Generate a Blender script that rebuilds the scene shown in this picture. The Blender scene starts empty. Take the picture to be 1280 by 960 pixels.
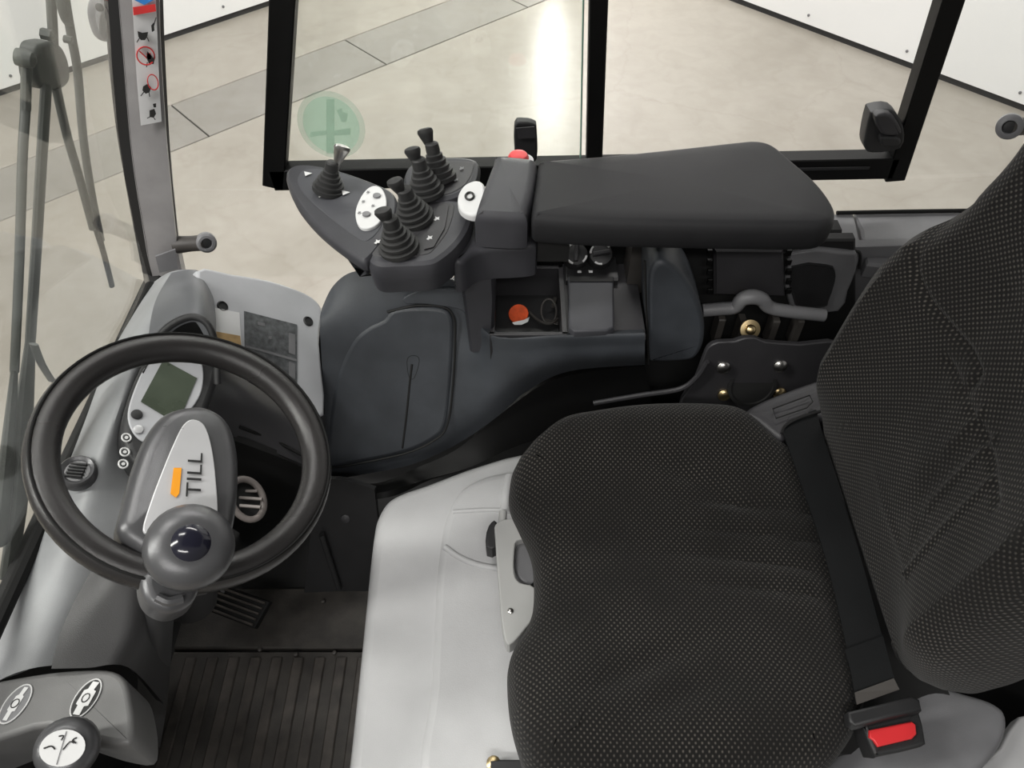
import bpy, bmesh, math, random
from mathutils import Vector, Matrix
random.seed(4)
# ------------------------------------------------------------------ camera, world, light
S = bpy.context.scene
COL = S.collection
cam_d = bpy.data.cameras.new('camera'); cam_d.lens = 27.0; cam_d.sensor_width = 36.0
cam_d.clip_start = 0.02
cam = bpy.data.objects.new('camera', cam_d); COL.objects.link(cam)
cam.location = (0, 0, 1.47); cam.rotation_euler = (math.radians(41), 0, 0)
S.camera = cam
wd = bpy.data.worlds.new('hall_light'); S.world = wd; wd.use_nodes = True
wd.node_tree.nodes['Background'].inputs[0].default_value = (1.0, 0.985, 0.96, 1)
wd.node_tree.nodes['Background'].inputs[1].default_value = 0.30
S.view_settings.view_transform = 'Standard'; S.view_settings.look = 'None'
S.view_settings.exposure = 0.0; S.view_settings.gamma = 1.0
S.view_settings.use_curve_mapping = False
def area(name, loc, size, power, target, col=(1, .98, .95)):
    l = bpy.data.lights.new(name, 'AREA'); l.shape = 'RECTANGLE'; l.size, l.size_y = size
    l.energy = power; l.color = col
    o = bpy.data.objects.new(name, l); COL.objects.link(o); o.location = loc
    o.rotation_euler = (Vector(target)-Vector(loc)).to_track_quat('-Z', 'Y').to_euler()
    return o
# ceiling lamps of the hall: long fluorescent rows above the truck
area('ceiling_lamp_row', (-0.4, 1.5, 3.6), (2.6, 0.35), 80, (-0.4, 1.5, 0))
area('ceiling_lamp_row', (-2.6, -0.2, 3.0), (0.35, 2.6), 120, (-0.6, 0.4, .3))
area('ceiling_lamp_row', (0.2, 3.9, 3.6), (2.6, 0.35), 95, (0.2, 3.9, 0))
area('ceiling_lamp_row', (-0.4, -2.2, 3.6), (2.6, 0.35), 95, (-0.4, -2.2, 0))

# ------------------------------------------------------------------ materials
MATS = {}
def mat(name, col, rough=.5, metal=0., var=.12, nscale=14., bump=0., bscale=600., spec=.5, coat=0.):
    m = bpy.data.materials.new(name); m.use_nodes = True; nt = m.node_tree
    b = nt.nodes['Principled BSDF']; L = nt.links
    tc = nt.nodes.new('ShaderNodeTexCoord')
    nz = nt.nodes.new('ShaderNodeTexNoise'); nz.inputs['Scale'].default_value = nscale; nz.inputs['Detail'].default_value = 5
    L.new(tc.outputs['Object'], nz.inputs['Vector'])
    r = nt.nodes.new('ShaderNodeValToRGB')
    r.color_ramp.elements[0].position = .3; r.color_ramp.elements[1].position = .7
    r.color_ramp.elements[0].color = [c*(1-var) for c in col]+[1]
    r.color_ramp.elements[1].color = [min(1, c*(1+var)) for c in col]+[1]
    L.new(nz.outputs['Fac'], r.inputs['Fac']); L.new(r.outputs['Color'], b.inputs['Base Color'])
    rr = nt.nodes.new('ShaderNodeMapRange')
    rr.inputs['To Min'].default_value = max(0, rough-.07); rr.inputs['To Max'].default_value = min(1, rough+.07)
    L.new(nz.outputs['Fac'], rr.inputs['Value']); L.new(rr.outputs['Result'], b.inputs['Roughness'])
    b.inputs['Metallic'].default_value = metal
    b.inputs['Specular IOR Level'].default_value = spec
    b.inputs['Coat Weight'].default_value = coat
    if bump:
        n2 = nt.nodes.new('ShaderNodeTexNoise'); n2.inputs['Scale'].default_value = bscale; n2.inputs['Detail'].default_value = 2
        L.new(tc.outputs['Object'], n2.inputs['Vector'])
        bp = nt.nodes.new('ShaderNodeBump'); bp.inputs['Strength'].default_value = bump; bp.inputs['Distance'].default_value = .001
        L.new(n2.outputs['Fac'], bp.inputs['Height']); L.new(bp.outputs['Normal'], b.inputs['Normal'])
    MATS[name] = m
    return m
def fabric(name, axes, px, py, dark, light):
    """woven upholstery: staggered rows of raised pale threads on a dark ground"""
    m = bpy.data.materials.new(name); m.use_nodes = True; nt = m.node_tree; L = nt.links
    b = nt.nodes['Principled BSDF']
    tc = nt.nodes.new('ShaderNodeTexCoord'); sp = nt.nodes.new('ShaderNodeSeparateXYZ')
    L.new(tc.outputs['UV'], sp.inputs[0])
    def mth(op, a, bb=None):
        n = nt.nodes.new('ShaderNodeMath'); n.operation = op
        for i, v in enumerate((a, bb)):
            if v is None: continue
            if isinstance(v, (int, float)): n.inputs[i].default_value = v
            else: L.new(v, n.inputs[i])
        return n.outputs[0]
    ca = mth('COSINE', mth('MULTIPLY', sp.outputs[axes[0]], 2*math.pi/px))
    cb = mth('COSINE', mth('MULTIPLY', sp.outputs[axes[1]], 2*math.pi/py))
    d = mth('MAXIMUM', mth('MULTIPLY', ca, cb), 0.0)
    nz = nt.nodes.new('ShaderNodeTexNoise'); nz.inputs['Scale'].default_value = 9; nz.inputs['Detail'].default_value = 6
    L.new(tc.outputs['Object'], nz.inputs['Vector'])
    wear = nt.nodes.new('ShaderNodeMapRange'); wear.inputs['From Min'].default_value = .35; wear.inputs['From Max'].default_value = .7
    wear.inputs['To Min'].default_value = .55; wear.inputs['To Max'].default_value = 1.25
    L.new(nz.outputs['Fac'], wear.inputs['Value'])
    dd = mth('MULTIPLY', mth('POWER', d, 1.6), wear.outputs['Result'])
    r = nt.nodes.new('ShaderNodeValToRGB')
    r.color_ramp.elements[0].color = (*dark, 1); r.color_ramp.elements[1].color = (*light, 1)
    r.color_ramp.elements[0].position = .1; r.color_ramp.elements[1].position = .95
    L.new(dd, r.inputs['Fac']); L.new(r.outputs['Color'], b.inputs['Base Color'])
    b.inputs['Roughness'].default_value = .92; b.inputs['Specular IOR Level'].default_value = .2
    b.inputs['Sheen Weight'].default_value = .08; b.inputs['Sheen Roughness'].default_value = .5
    bp = nt.nodes.new('ShaderNodeBump'); bp.inputs['Strength'].default_value = .55; bp.inputs['Distance'].default_value = .0018
    L.new(d, bp.inputs['Height']); L.new(bp.outputs['Normal'], b.inputs['Normal'])
    return m
def glass(name, tint, refl=.035, ior=1.45, haze=0.0):
    m = bpy.data.materials.new(name); m.use_nodes = True; nt = m.node_tree; nt.nodes.clear(); L = nt.links
    out = nt.nodes.new('ShaderNodeOutputMaterial'); tr = nt.nodes.new('ShaderNodeBsdfTransparent')
    tr.inputs[0].default_value = (*tint, 1)
    gl = nt.nodes.new('ShaderNodeBsdfGlossy'); gl.inputs['Roughness'].default_value = .03
    ge = nt.nodes.new('ShaderNodeNewGeometry'); dt = nt.nodes.new('ShaderNodeVectorMath'); dt.operation = 'DOT_PRODUCT'
    L.new(ge.outputs['Normal'], dt.inputs[0]); L.new(ge.outputs['Incoming'], dt.inputs[1])
    def mth(op, a, b=None):
        n = nt.nodes.new('ShaderNodeMath'); n.operation = op
        for i, v in enumerate((a, b)):
            if v is None: continue
            if isinstance(v, (int, float)): n.inputs[i].default_value = v
            else: L.new(v, n.inputs[i])
        return n.outputs[0]
    fr = mth('ADD', mth('MULTIPLY', mth('POWER', mth('SUBTRACT', 1.0, mth('ABSOLUTE', dt.outputs['Value'])), 5.0), .9), refl)
    mx = nt.nodes.new('ShaderNodeMixShader')
    L.new(fr, mx.inputs[0]); L.new(tr.outputs[0], mx.inputs[1]); L.new(gl.outputs[0], mx.inputs[2])
    last = mx
    if haze:
        df = nt.nodes.new('ShaderNodeBsdfDiffuse'); df.inputs[0].default_value = (.55, .56, .54, 1)
        nz = nt.nodes.new('ShaderNodeTexNoise'); nz.inputs['Scale'].default_value = 5; nz.inputs['Detail'].default_value = 8
        tc = nt.nodes.new('ShaderNodeTexCoord'); L.new(tc.outputs['Object'], nz.inputs['Vector'])
        mr = nt.nodes.new('ShaderNodeMapRange'); mr.inputs['From Min'].default_value = .3; mr.inputs['From Max'].default_value = .75
        mr.inputs['To Min'].default_value = haze*.4; mr.inputs['To Max'].default_value = haze*1.5
        L.new(nz.outputs['Fac'], mr.inputs['Value'])
        m2 = nt.nodes.new('ShaderNodeMixShader'); L.new(mr.outputs['Result'], m2.inputs[0])
        L.new(mx.outputs[0], m2.inputs[1]); L.new(df.outputs[0], m2.inputs[2]); last = m2
    L.new(last.outputs[0], out.inputs[0])
    return m
def emit(name, col, st):
    m = bpy.data.materials.new(name); m.use_nodes = True
    b = m.node_tree.nodes['Principled BSDF']
    b.inputs['Base Color'].default_value = (*col, 1); b.inputs['Emission Color'].default_value = (*col, 1); b.inputs['Emission Strength'].default_value = st
    return m
def concrete(name, base, dark, glossy=.3):
    m = bpy.data.materials.new(name); m.use_nodes = True; nt = m.node_tree; L = nt.links
    b = nt.nodes['Principled BSDF']; tc = nt.nodes.new('ShaderNodeTexCoord')
    a = nt.nodes.new('ShaderNodeTexNoise'); a.inputs['Scale'].default_value = 1.7; a.inputs['Detail'].default_value = 9; a.inputs['Roughness'].default_value = .62
    c = nt.nodes.new('ShaderNodeTexNoise'); c.inputs['Scale'].default_value = 7; c.inputs['Detail'].default_value = 6; c.inputs['Distortion'].default_value = 1.2
    vo = nt.nodes.new('ShaderNodeTexVoronoi'); vo.feature = 'DISTANCE_TO_EDGE'; vo.inputs['Scale'].default_value = .9
    for n in (a, c): L.new(tc.outputs['Object'], n.inputs['Vector'])
    wv = nt.nodes.new('ShaderNodeVectorMath'); wv.operation = 'ADD'
    sc = nt.nodes.new('ShaderNodeVectorMath'); sc.operation = 'SCALE'; sc.inputs['Scale'].default_value = .5
    L.new(a.outputs['Color'], sc.inputs[0]); L.new(tc.outputs['Object'], wv.inputs[0]); L.new(sc.outputs[0], wv.inputs[1])
    L.new(wv.outputs[0], vo.inputs['Vector'])
    r = nt.nodes.new('ShaderNodeValToRGB'); r.color_ramp.elements[0].position = .32; r.color_ramp.elements[1].position = .6
    r.color_ramp.elements[0].color = (*dark, 1); r.color_ramp.elements[1].color = (*base, 1)
    L.new(a.outputs['Fac'], r.inputs['Fac'])
    mx = nt.nodes.new('ShaderNodeMix'); mx.data_type = 'RGBA'; mx.blend_type = 'MULTIPLY'; mx.inputs['Factor'].default_value = .35
    r2 = nt.nodes.new('ShaderNodeValToRGB'); r2.color_ramp.elements[0].position = .35; r2.color_ramp.elements[1].position = .62
    r2.color_ramp.elements[0].color = (.78, .76, .72, 1); r2.color_ramp.elements[1].color = (1, 1, 1, 1)
    L.new(c.outputs['Fac'], r2.inputs['Fac']); L.new(r.outputs['Color'], mx.inputs['A']); L.new(r2.outputs['Color'], mx.inputs['B'])
    r3 = nt.nodes.new('ShaderNodeValToRGB'); r3.color_ramp.elements[0].position = 0; r3.color_ramp.elements[1].position = .012
    r3.color_ramp.elements[0].color = (.93, .92, .91, 1); r3.color_ramp.elements[1].color = (1, 1, 1, 1)
    L.new(vo.outputs['Distance'], r3.inputs['Fac'])
    m3 = nt.nodes.new('ShaderNodeMix'); m3.data_type = 'RGBA'; m3.blend_type = 'MULTIPLY'; m3.inputs['Factor'].default_value = .8
    L.new(mx.outputs['Result'], m3.inputs['A']); L.new(r3.outputs['Color'], m3.inputs['B'])
    L.new(m3.outputs['Result'], b.inputs['Base Color'])
    rr = nt.nodes.new('ShaderNodeMapRange'); rr.inputs['To Min'].default_value = glossy; rr.inputs['To Max'].default_value = glossy+.2
    L.new(c.outputs['Fac'], rr.inputs['Value']); L.new(rr.outputs['Result'], b.inputs['Roughness'])
    return m
def lcd(name):
    return mat(name, (.05, .064, .043), .28, var=.18, nscale=20)

M_black = mat('black_plastic', (.018, .018, .019), .5, bump=.25, bscale=900)
M_satin = mat('satin_black_frame', (.004, .004, .004), .5, spec=.2)
M_rubber = mat('black_rubber', (.006, .006, .006), .7, bump=.2, spec=.25)
M_boot = mat('rubber_boot', (.022, .022, .022), .62, bump=.2)
M_arm = mat('armrest_vinyl', (.0165, .0165, .018), .6, bump=.35, bscale=1400, spec=.3)
M_char = mat('charcoal_plastic', (.034, .033, .036), .48, bump=.35, bscale=1200)
M_blue = mat('slate_plastic', (.047, .052, .060), .46, bump=.35, bscale=1100, var=.2)
M_pod = mat('pod_plastic', (.042, .042, .048), .45, bump=.3, bscale=1200, spec=.35)
M_podplate = mat('pod_plate', (.062, .063, .071), .55, bump=.2, bscale=1300, spec=.35)
M_dash = mat('dash_grey', (.27, .277, .285), .45, bump=.3, bscale=1000)
M_hood = mat('hood_grey', (.11, .114, .122), .40, bump=.3, bscale=1000)
M_lgrey = mat('light_grey_plastic', (.43, .435, .455), .42, bump=.25, bscale=900, var=.06)
M_seatbox = mat('seat_box_grey', (.49, .49, .495), .38, bump=.25, bscale=700, var=.05)
M_handle = mat('handle_grey', (.42, .42, .41), .4, var=.05)
M_pillar = mat('pillar_paint', (.34, .33, .33), .45, bump=.15, bscale=500)
M_wheel = mat('wheel_foam', (.022, .0205, .0205), .27, bump=.25, bscale=1500, var=.05, nscale=3)
M_hub = mat('hub_silver_grey', (.085, .085, .089), .30, metal=.3, bump=.15, bscale=1300)
M_silver = mat('silver_plate', (.56, .56, .57), .3, metal=.2, var=.05)
M_lens = mat('dark_lens', (.012, .012, .02), .12)
M_chrome = mat('worn_metal', (.5, .49, .47), .3, metal=1.)
M_brass = mat('zinc_yellow_metal', (.55, .43, .24), .32, metal=1.)
M_white = mat('white_print', (.64, .64, .64), .5, var=.04)
M_wall = mat('white_wall_sheet', (.86, .865, .86), .45, var=.02, nscale=1.5)
M_gap = mat('dark_gap', (.03, .03, .03), .8)
M_orange = mat('orange_print', (.85, .33, .01), .5, var=.05)
M_red = mat('red_plastic', (.65, .03, .035), .4, var=.08)
M_redprint = mat('red_print', (.6, .03, .03), .5)
M_blueprint = mat('blue_print', (.03, .2, .55), .5)
M_inkblack = mat('black_print', (.012, .012, .012), .6)
M_tag = mat('orange_tag', (.8, .10, .02), .45, var=.25, nscale=60)
M_greend = mat('green_edge', (.22, .36, .29), .5, var=.06)
def film(name, tint, col, f):
    m = bpy.data.materials.new(name); m.use_nodes = True; nt = m.node_tree; nt.nodes.clear(); L = nt.links
    out = nt.nodes.new('ShaderNodeOutputMaterial'); tr = nt.nodes.new('ShaderNodeBsdfTransparent'); tr.inputs[0].default_value = (*tint, 1)
    tl = nt.nodes.new('ShaderNodeBsdfTranslucent'); tl.inputs[0].default_value = (*col, 1)
    df = nt.nodes.new('ShaderNodeBsdfDiffuse'); df.inputs[0].default_value = (*col, 1)
    a = nt.nodes.new('ShaderNodeMixShader'); a.inputs[0].default_value = .5
    b = nt.nodes.new('ShaderNodeMixShader'); b.inputs[0].default_value = f
    L.new(tl.outputs[0], a.inputs[1]); L.new(df.outputs[0], a.inputs[2])
    L.new(tr.outputs[0], b.inputs[1]); L.new(a.outputs[0], b.inputs[2]); L.new(b.outputs[0], out.inputs[0])
    return m
M_green = film('green_film', (.93, .985, .96), (.50, .70, .60), .16)
M_greenr = film('green_film_ring', (.93, .965, .945), (.40, .52, .46), .13)
M_spec = mat('spec_plate_print', (.12, .125, .13), .35, metal=.3, var=.35, nscale=110)
M_tan = mat('tan_print', (.45, .30, .14), .4, var=.2, nscale=60)
M_lcd = lcd('lcd_glass')
M_mat = mat('rubber_mat', (.036, .032, .028), .62, var=.45, nscale=22, bump=.4, bscale=300)
M_matd = mat('rubber_mat_rib', (.044, .038, .033), .6, var=.5, nscale=30, bump=.4, bscale=300)
M_deep = mat('deep_black', (.006, .006, .006), .7)
M_web = mat('belt_webbing', (.006, .0065, .007), .8, bump=.5, bscale=700, spec=.2)
M_mech = mat('mechanism_grey', (.055, .05, .046), .5)
M_trim = mat('trim_grey', (.17, .17, .177), .42, bump=.3, bscale=900)
M_wip = mat('wiper_paint', (.06, .064, .058), .5)
M_vent = mat('vent_grey', (.20, .175, .165), .45)
M_cush = fabric('seat_fabric', (0, 1), .0080, .0086, (.0075, .007, .0065), (.084, .076, .067))
M_pane = glass('window_glass', (.955, .97, .955))
M_clear = glass('fixed_glass', (.988, .992, .988), .012)
M_wind = glass('windshield_glass', (.965, .972, .96), .03, haze=.025)
M_conc = concrete('warehouse_concrete', (.36, .335, .295), (.30, .276, .238), .24)
M_patch = concrete('patched_concrete', (.275, .262, .238), (.235, .222, .20), .34)
M_glare = emit('glare_tube', (1, .97, .92), 125)  # glow of the added strip that throws the floor glare

# ------------------------------------------------------------------ helpers
def tag(o, label=None, cat=None, group=None, kind=None):
    if label: o['label'] = label
    if cat: o['category'] = cat
    if group: o['group'] = group
    if kind: o['kind'] = kind
    return o
def thing(name, loc, label=None, cat=None, group=None, kind=None):
    o = bpy.data.objects.new(name, None); COL.objects.link(o); o.location = loc; o.empty_display_size = .05
    return tag(o, label, cat, group, kind)
def root_matrix(p):
    m = Matrix.Translation(p.location) if p.type == 'EMPTY' else Matrix.Identity(4)
    return m
def mk(name, verts, faces, m, parent=None, smooth=True, ang=None):
    me = bpy.data.meshes.new(name); me.from_pydata([tuple(v) for v in verts], [], faces); me.update()
    bm = bmesh.new(); bm.from_mesh(me); bmesh.ops.recalc_face_normals(bm, faces=bm.faces); bm.to_mesh(me); bm.free()
    if smooth:
        me.polygons.foreach_set('use_smooth', [True]*len(me.polygons))
        try: me.set_sharp_from_angle(angle=math.radians(ang or 40))
        except Exception: pass
    me.materials.append(m)
    o = bpy.data.objects.new(name, me); COL.objects.link(o)
    if parent is not None:
        o.parent = parent; o.matrix_parent_inverse = root_matrix(parent).inverted()
    return o
def V(p): return Vector(p)
def cr(p0, p1, p2, p3, t):
    return .5*((2*p1)+(p2-p0)*t+(2*p0-5*p1+4*p2-p3)*t*t+(3*p1-p0-3*p2+p3)*t**3)
def spline(pts, k=6, closed=False):
    pts = [V(p) for p in pts]; n = len(pts); out = []
    for i in range(n if closed else n-1):
        if closed: q = [pts[(i+j) % n] for j in (-1, 0, 1, 2)]
        else: q = [pts[max(0, i-1)], pts[i], pts[i+1], pts[min(n-1, i+2)]]
        for s in range(k): out.append(cr(*q, s/k))
    if not closed: out.append(pts[-1])
    return out
def rprof(T, r, k=4):
    return [(0, -T), (0, -r)]+[(r*(1-math.cos(a*math.pi/2/k)), -r+r*math.sin(a*math.pi/2/k)) for a in range(1, k+1)]
def puffy(name, pts, nrm, prof, m, parent=None, cap=0., k=5, disp=None, rings=(.8, .55, .28), smooth=True, ang=None, raw=False, uvf=None):
    """closed outline (points in space) -> solid with a profiled edge: prof = [(inset, height along nrm)]"""
    nrm = V(nrm).normalized()
    o = [V(p) for p in pts] if raw or not k else spline(pts, k, True)
    n = len(o)
    cen = sum(o, Vector())/n
    ax = nrm.orthogonal().normalized(); ay = nrm.cross(ax)
    area2 = sum((o[i]-cen).dot(ax)*(o[(i+1) % n]-cen).dot(ay)-(o[(i+1) % n]-cen).dot(ax)*(o[i]-cen).dot(ay) for i in range(n))
    if area2 < 0: o.reverse()
    nn = []
    for i in range(n):
        t = (o[(i+1) % n]-o[i-1]); t -= nrm*t.dot(nrm)
        nn.append(t.cross(nrm).normalized())   # outward
    vs = []; fs = []
    for ins, h in prof:
        for i in range(n): vs.append(o[i]-nn[i]*ins+nrm*h)
    if not cap and disp is None and uvf is None: rings = ()
    top = vs[-n:]
    tc = sum(top, Vector())/n
    nr = len(prof)
    for s in rings:
        for p in top: vs.append(tc+(p-tc)*s+nrm*cap*(1-s*s))
        nr += 1
    if rings: vs.append(tc+nrm*cap)
    for r in range(nr-1):
        for i in range(n):
            j = (i+1) % n; fs.append((r*n+i, r*n+j, (r+1)*n+j, (r+1)*n+i))
    c = len(vs)-1
    if rings:
        for i in range(n): fs.append(((nr-1)*n+i, (nr-1)*n+(i+1) % n, c))
    else: fs.append(tuple(range((nr-1)*n, nr*n)))
    fs.append(tuple(range(n-1, -1, -1)))
    uv = None
    if uvf:
        hs = [h for ins, h in prof for i in range(n)]; hs += [prof[-1][1]]*(len(vs)-len(hs))
        uv = [uvf(v, h) for v, h in zip(vs, hs)]
    if disp: vs = [disp(v) for v in vs]
    ob = mk(name, vs, fs, m, parent, smooth, ang)
    if not rings:
        t0_ = (nr-1)*n
        for ed in ob.data.edges:
            if ed.vertices[0] >= t0_ and ed.vertices[1] >= t0_: ed.use_edge_sharp = True
    if uv:
        me = ob.data; ul = me.uv_layers.new(name='weave')
        for lp_ in me.loops: ul.data[lp_.index].uv = uv[lp_.vertex_index]
    return ob
def flat(name, pts, nrm, m, parent, t=.0012, k=0):
    o = spline(pts, k, True) if k else [V(p) for p in pts]
    n = len(o); nv = V(nrm).normalized()*t
    vs = [p+nv for p in o]+[p-nv*.5 for p in o]
    fs = [tuple(range(n)), tuple(range(2*n-1, n-1, -1))]+[(i, (i+1) % n, n+(i+1) % n, n+i) for i in range(n)]
    return mk(name, vs, fs, m, parent, False)
def ellipse(c, ex, ey, n=28):
    c, ex, ey = V(c), V(ex), V(ey)
    return [c+ex*math.cos(2*math.pi*i/n)+ey*math.sin(2*math.pi*i/n) for i in range(n)]
def patch(name, grid, m, parent=None, thick=.008, k=6, inward=None):
    """smooth panel through a grid of points, given real thickness"""
    rows = [spline(r, k) for r in grid]
    nc = len(rows[0]); cols = [spline([r[c] for r in rows], k) for c in range(nc)]
    nr = len(cols[0])
    vs = [cols[c][r] for r in range(nr) for c in range(nc)]
    def nor(r, c):
        a = cols[min(c+1, nc-1)][r]-cols[max(c-1, 0)][r]; b = cols[c][min(r+1, nr-1)]-cols[c][max(r-1, 0)]
        return a.cross(b).normalized()
    nl = [nor(r, c) for r in range(nr) for c in range(nc)]
    s = 1
    if inward is not None and sum((q.dot(V(inward)) for q in nl)) < 0: s = -1
    vs2 = [v+q*thick*s for v, q in zip(vs, nl)]
    N = nr*nc; f = []
    for r in range(nr-1):
        for c in range(nc-1):
            a, b, d, e = r*nc+c, r*nc+c+1, (r+1)*nc+c+1, (r+1)*nc+c
            f += [(a, b, d, e), (N+e, N+d, N+b, N+a)]
    bd = [(0, c) for c in range(nc)]+[(r, nc-1) for r in range(1, nr)]+[(nr-1, c) for c in range(nc-2, -1, -1)]+[(r, 0) for r in range(nr-2, 0, -1)]
    ids = [r*nc+c for r, c in bd]
    for i in range(len(ids)):
        a, b = ids[i], ids[(i+1) % len(ids)]; f.append((b, a, N+a, N+b))
    return mk(name, vs+vs2, f, m, parent)
def tube(name, path, r, m, parent=None, n=12, k=6, closed=False, flatten=None):
    """round bar along a smooth path; r number or per-control-point list; flatten=(axis, factor)"""
    P = spline(path, k, closed) if k else [V(p) for p in path]
    if isinstance(r, (int, float)): R = [r]*len(P)
    else:
        rv = [Vector((x, 0, 0)) for x in r]; R = [q.x for q in (spline(rv, k, closed) if k else rv)]
    N = len(P); vs = []; fs = []; u = None
    for i in range(N):
        t = (P[(i+1) % N]-P[i-1]) if closed else (P[min(i+1, N-1)]-P[max(i-1, 0)])
        t.normalize()
        if u is None: u = t.orthogonal()
        u = (u-t*u.dot(t)).normalized(); w = t.cross(u)
        for j in range(n):
            a = 2*math.pi*j/n; off = (u*math.cos(a)+w*math.sin(a))*R[i]
            if flatten:
                ax = V(flatten[0]).normalized(); off -= ax*off.dot(ax)*(1-flatten[1])
            vs.append(P[i]+off)
    for i in range(N if closed else N-1):
        i2 = (i+1) % N
        for j in range(n):
            fs.append((i*n+j, i*n+(j+1) % n, i2*n+(j+1) % n, i2*n+j))
    if not closed: fs += [tuple(range(n-1, -1, -1)), tuple(range((N-1)*n, N*n))]
    return mk(name, vs, fs, m, parent)
def lathe(name, prof, org, axis, m, parent=None, n=24, squash=None):
    a = V(axis).normalized(); u = a.orthogonal().normalized(); w = a.cross(u); org = V(org); vs = []; fs = []
    for r, h in prof:
        for j in range(n):
            q = 2*math.pi*j/n; off = (u*math.cos(q)+w*math.sin(q))*max(r, 1e-4)
            if squash: sx = V(squash[0]).normalized(); off -= sx*off.dot(sx)*(1-squash[1])
            vs.append(org+off+a*h)
    K = len(prof)
    for i in range(K-1):
        for j in range(n): fs.append((i*n+j, i*n+(j+1) % n, (i+1)*n+(j+1) % n, (i+1)*n+j))
    fs += [tuple(range(n-1, -1, -1)), tuple(range((K-1)*n, K*n))]
    return mk(name, vs, fs, m, parent)
def bar(name, a, b, w, h, up, m, parent=None, bev=.002):
    """rectangular bar from a to b, w across, h along up"""
    a, b = V(a), V(b); t = (b-a).normalized(); up = V(up); up = (up-t*up.dot(t)).normalized(); s = t.cross(up)
    c = min(bev, w/3, h/3); sec = [(w/2-c, h/2), (w/2, h/2-c), (w/2, -h/2+c), (w/2-c, -h/2), (-w/2+c, -h/2), (-w/2, -h/2+c), (-w/2, h/2-c), (-w/2+c, h/2)]
    vs = [p+s*x+up*y for p in (a, b) for x, y in sec]
    fs = [(i, (i+1) % 8, 8+(i+1) % 8, 8+i) for i in range(8)]+[tuple(range(7, -1, -1)), tuple(range(8, 16))]
    return mk(name, vs, fs, m, parent, True, 30)
def box(name, lo, hi, m, parent=None, bev=.003):
    lo, hi = V(lo), V(hi); c = (lo+hi)/2; s = hi-lo
    return bar(name, (lo.x, c.y, c.z), (hi.x, c.y, c.z), s.y, s.z, (0, 0, 1), m, parent, bev)
def text(name, body, org, ex, ey, size, m, parent, t=.0006):
    cu = bpy.data.curves.new(name, 'FONT'); cu.body = body; cu.size = 1; cu.extrude = 0
    tmp = bpy.data.objects.new(name+'_tmp', cu); COL.objects.link(tmp)
    dg = bpy.context.evaluated_depsgraph_get(); me = bpy.data.meshes.new_from_object(tmp.evaluated_get(dg))
    bpy.data.objects.remove(tmp)
    ex = V(ex).normalized(); ey = V(ey); ey = (ey-ex*ey.dot(ex)).normalized(); ez = ex.cross(ey)
    bm = bmesh.new(); bm.from_mesh(me)
    for v in bm.verts: v.co = V(org)+ex*v.co.x*size[0]+ey*v.co.y*size[1]+ez*t
    bm.to_mesh(me); bm.free(); me.materials.clear(); me.materials.append(m)
    o = bpy.data.objects.new(name, me); COL.objects.link(o)
    o.parent = parent; o.matrix_parent_inverse = root_matrix(parent).inverted()
    return o
UP = (0, 0, 1)

# ------------------------------------------------------------------ the warehouse
ZF = -.60
WD = V((.735, .678, 0)).normalized(); WN = V((-.678, .735, 0)).normalized()   # along / towards the left wall
def fl(s, n, z=ZF): q = WD*s+WN*n; return V((q.x, q.y, z))
fo = thing('floor', (0, 0, ZF), kind='structure')
def slab(s0, s1, n0, n1, m, name='slab', g=.004, z=ZF):
    pts = [fl(s0+g, n0+g, z), fl(s1-g, n0+g, z), fl(s1-g, n1-g, z), fl(s0+g, n1-g, z)]
    return puffy(name, pts, UP, [(0, -.06), (0, -.003), (.003, 0)], m, fo, k=0, rings=(.5,), smooth=False)
bed = mk('joint_bed', [fl(-8, -8, ZF-.012), fl(9, -8, ZF-.012), fl(9, 4.75, ZF-.012), fl(-8, 4.75, ZF-.012)], [(0, 1, 2, 3)], M_gap, fo, False)
S0 = 1.22; ST = 1.09
slab(-8, 9, 3.95, 4.75, M_conc)
for i in range(-4, 4): slab(S0+ST*i, S0+ST*(i+1), 3.54, 3.95, M_patch, 'patch_slab')
slab(-8, 9, -1.2, 3.54, M_conc)
slab(-8, 9, -8, -1.2, M_conc)
COR = V((.066, 6.37, 0))
def wall(name, d, inward, length):
    w = thing(name, (COR.x, COR.y, ZF), kind='structure')
    d = V(d).normalized(); q = V(inward).normalized()
    def P(s, o, z): r = COR+d*s+q*o; return V((r.x, r.y, z))
    def slabv(nm, s0, s1, z0, z1, o0, o1, m):
        vs = [P(s, o, z) for z in (z0, z1) for s, o in ((s0, o0), (s1, o0), (s1, o1), (s0, o1))]
        return mk(nm, vs, [(0, 1, 2, 3), (4, 5, 6, 7), (0, 1, 5, 4), (1, 2, 6, 5), (2, 3, 7, 6), (3, 0, 4, 7)], m, w, False)
    slabv('wall_sheet', 0, length, ZF+.035, 3.6, -.08, 0, M_wall)
    slabv('base_strip', 0, length, ZF, ZF+.035, -.08, -.012, M_gap)
    for s in [1.2+.62*i for i in range(8)]:
        lathe('bolt', [(.008, 0), (.008, .004), (.004, .006)], P(s, 0, ZF+.085), q, M_trim, w, 8)
    return w
wall('wall_left', (-.735, -.678, 0), (.678, -.735, 0), 8)
wall('wall_right', (.69, -.728, 0), (-.728, -.69, 0), 8)
# added light strip, out of view in the hall corner, to lay glare on the floor
lp = thing('added_glare_strip', (.30, 5.75, ZF), 'added upright light strip out of view in the hall corner, for floor glare', 'lamp')
lathe('foot', [(.14, 0), (.14, .015), (.03, .03)], (.30, 5.75, ZF), UP, M_satin, lp)
box('housing', (.25, 5.765, ZF+.03), (.35, 5.80, 1.55), M_satin, lp)
tube('tube', [(.30, 5.745, ZF+.45), (.30, 5.745, 1.5)], .02, M_glare, lp, k=1)

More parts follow.
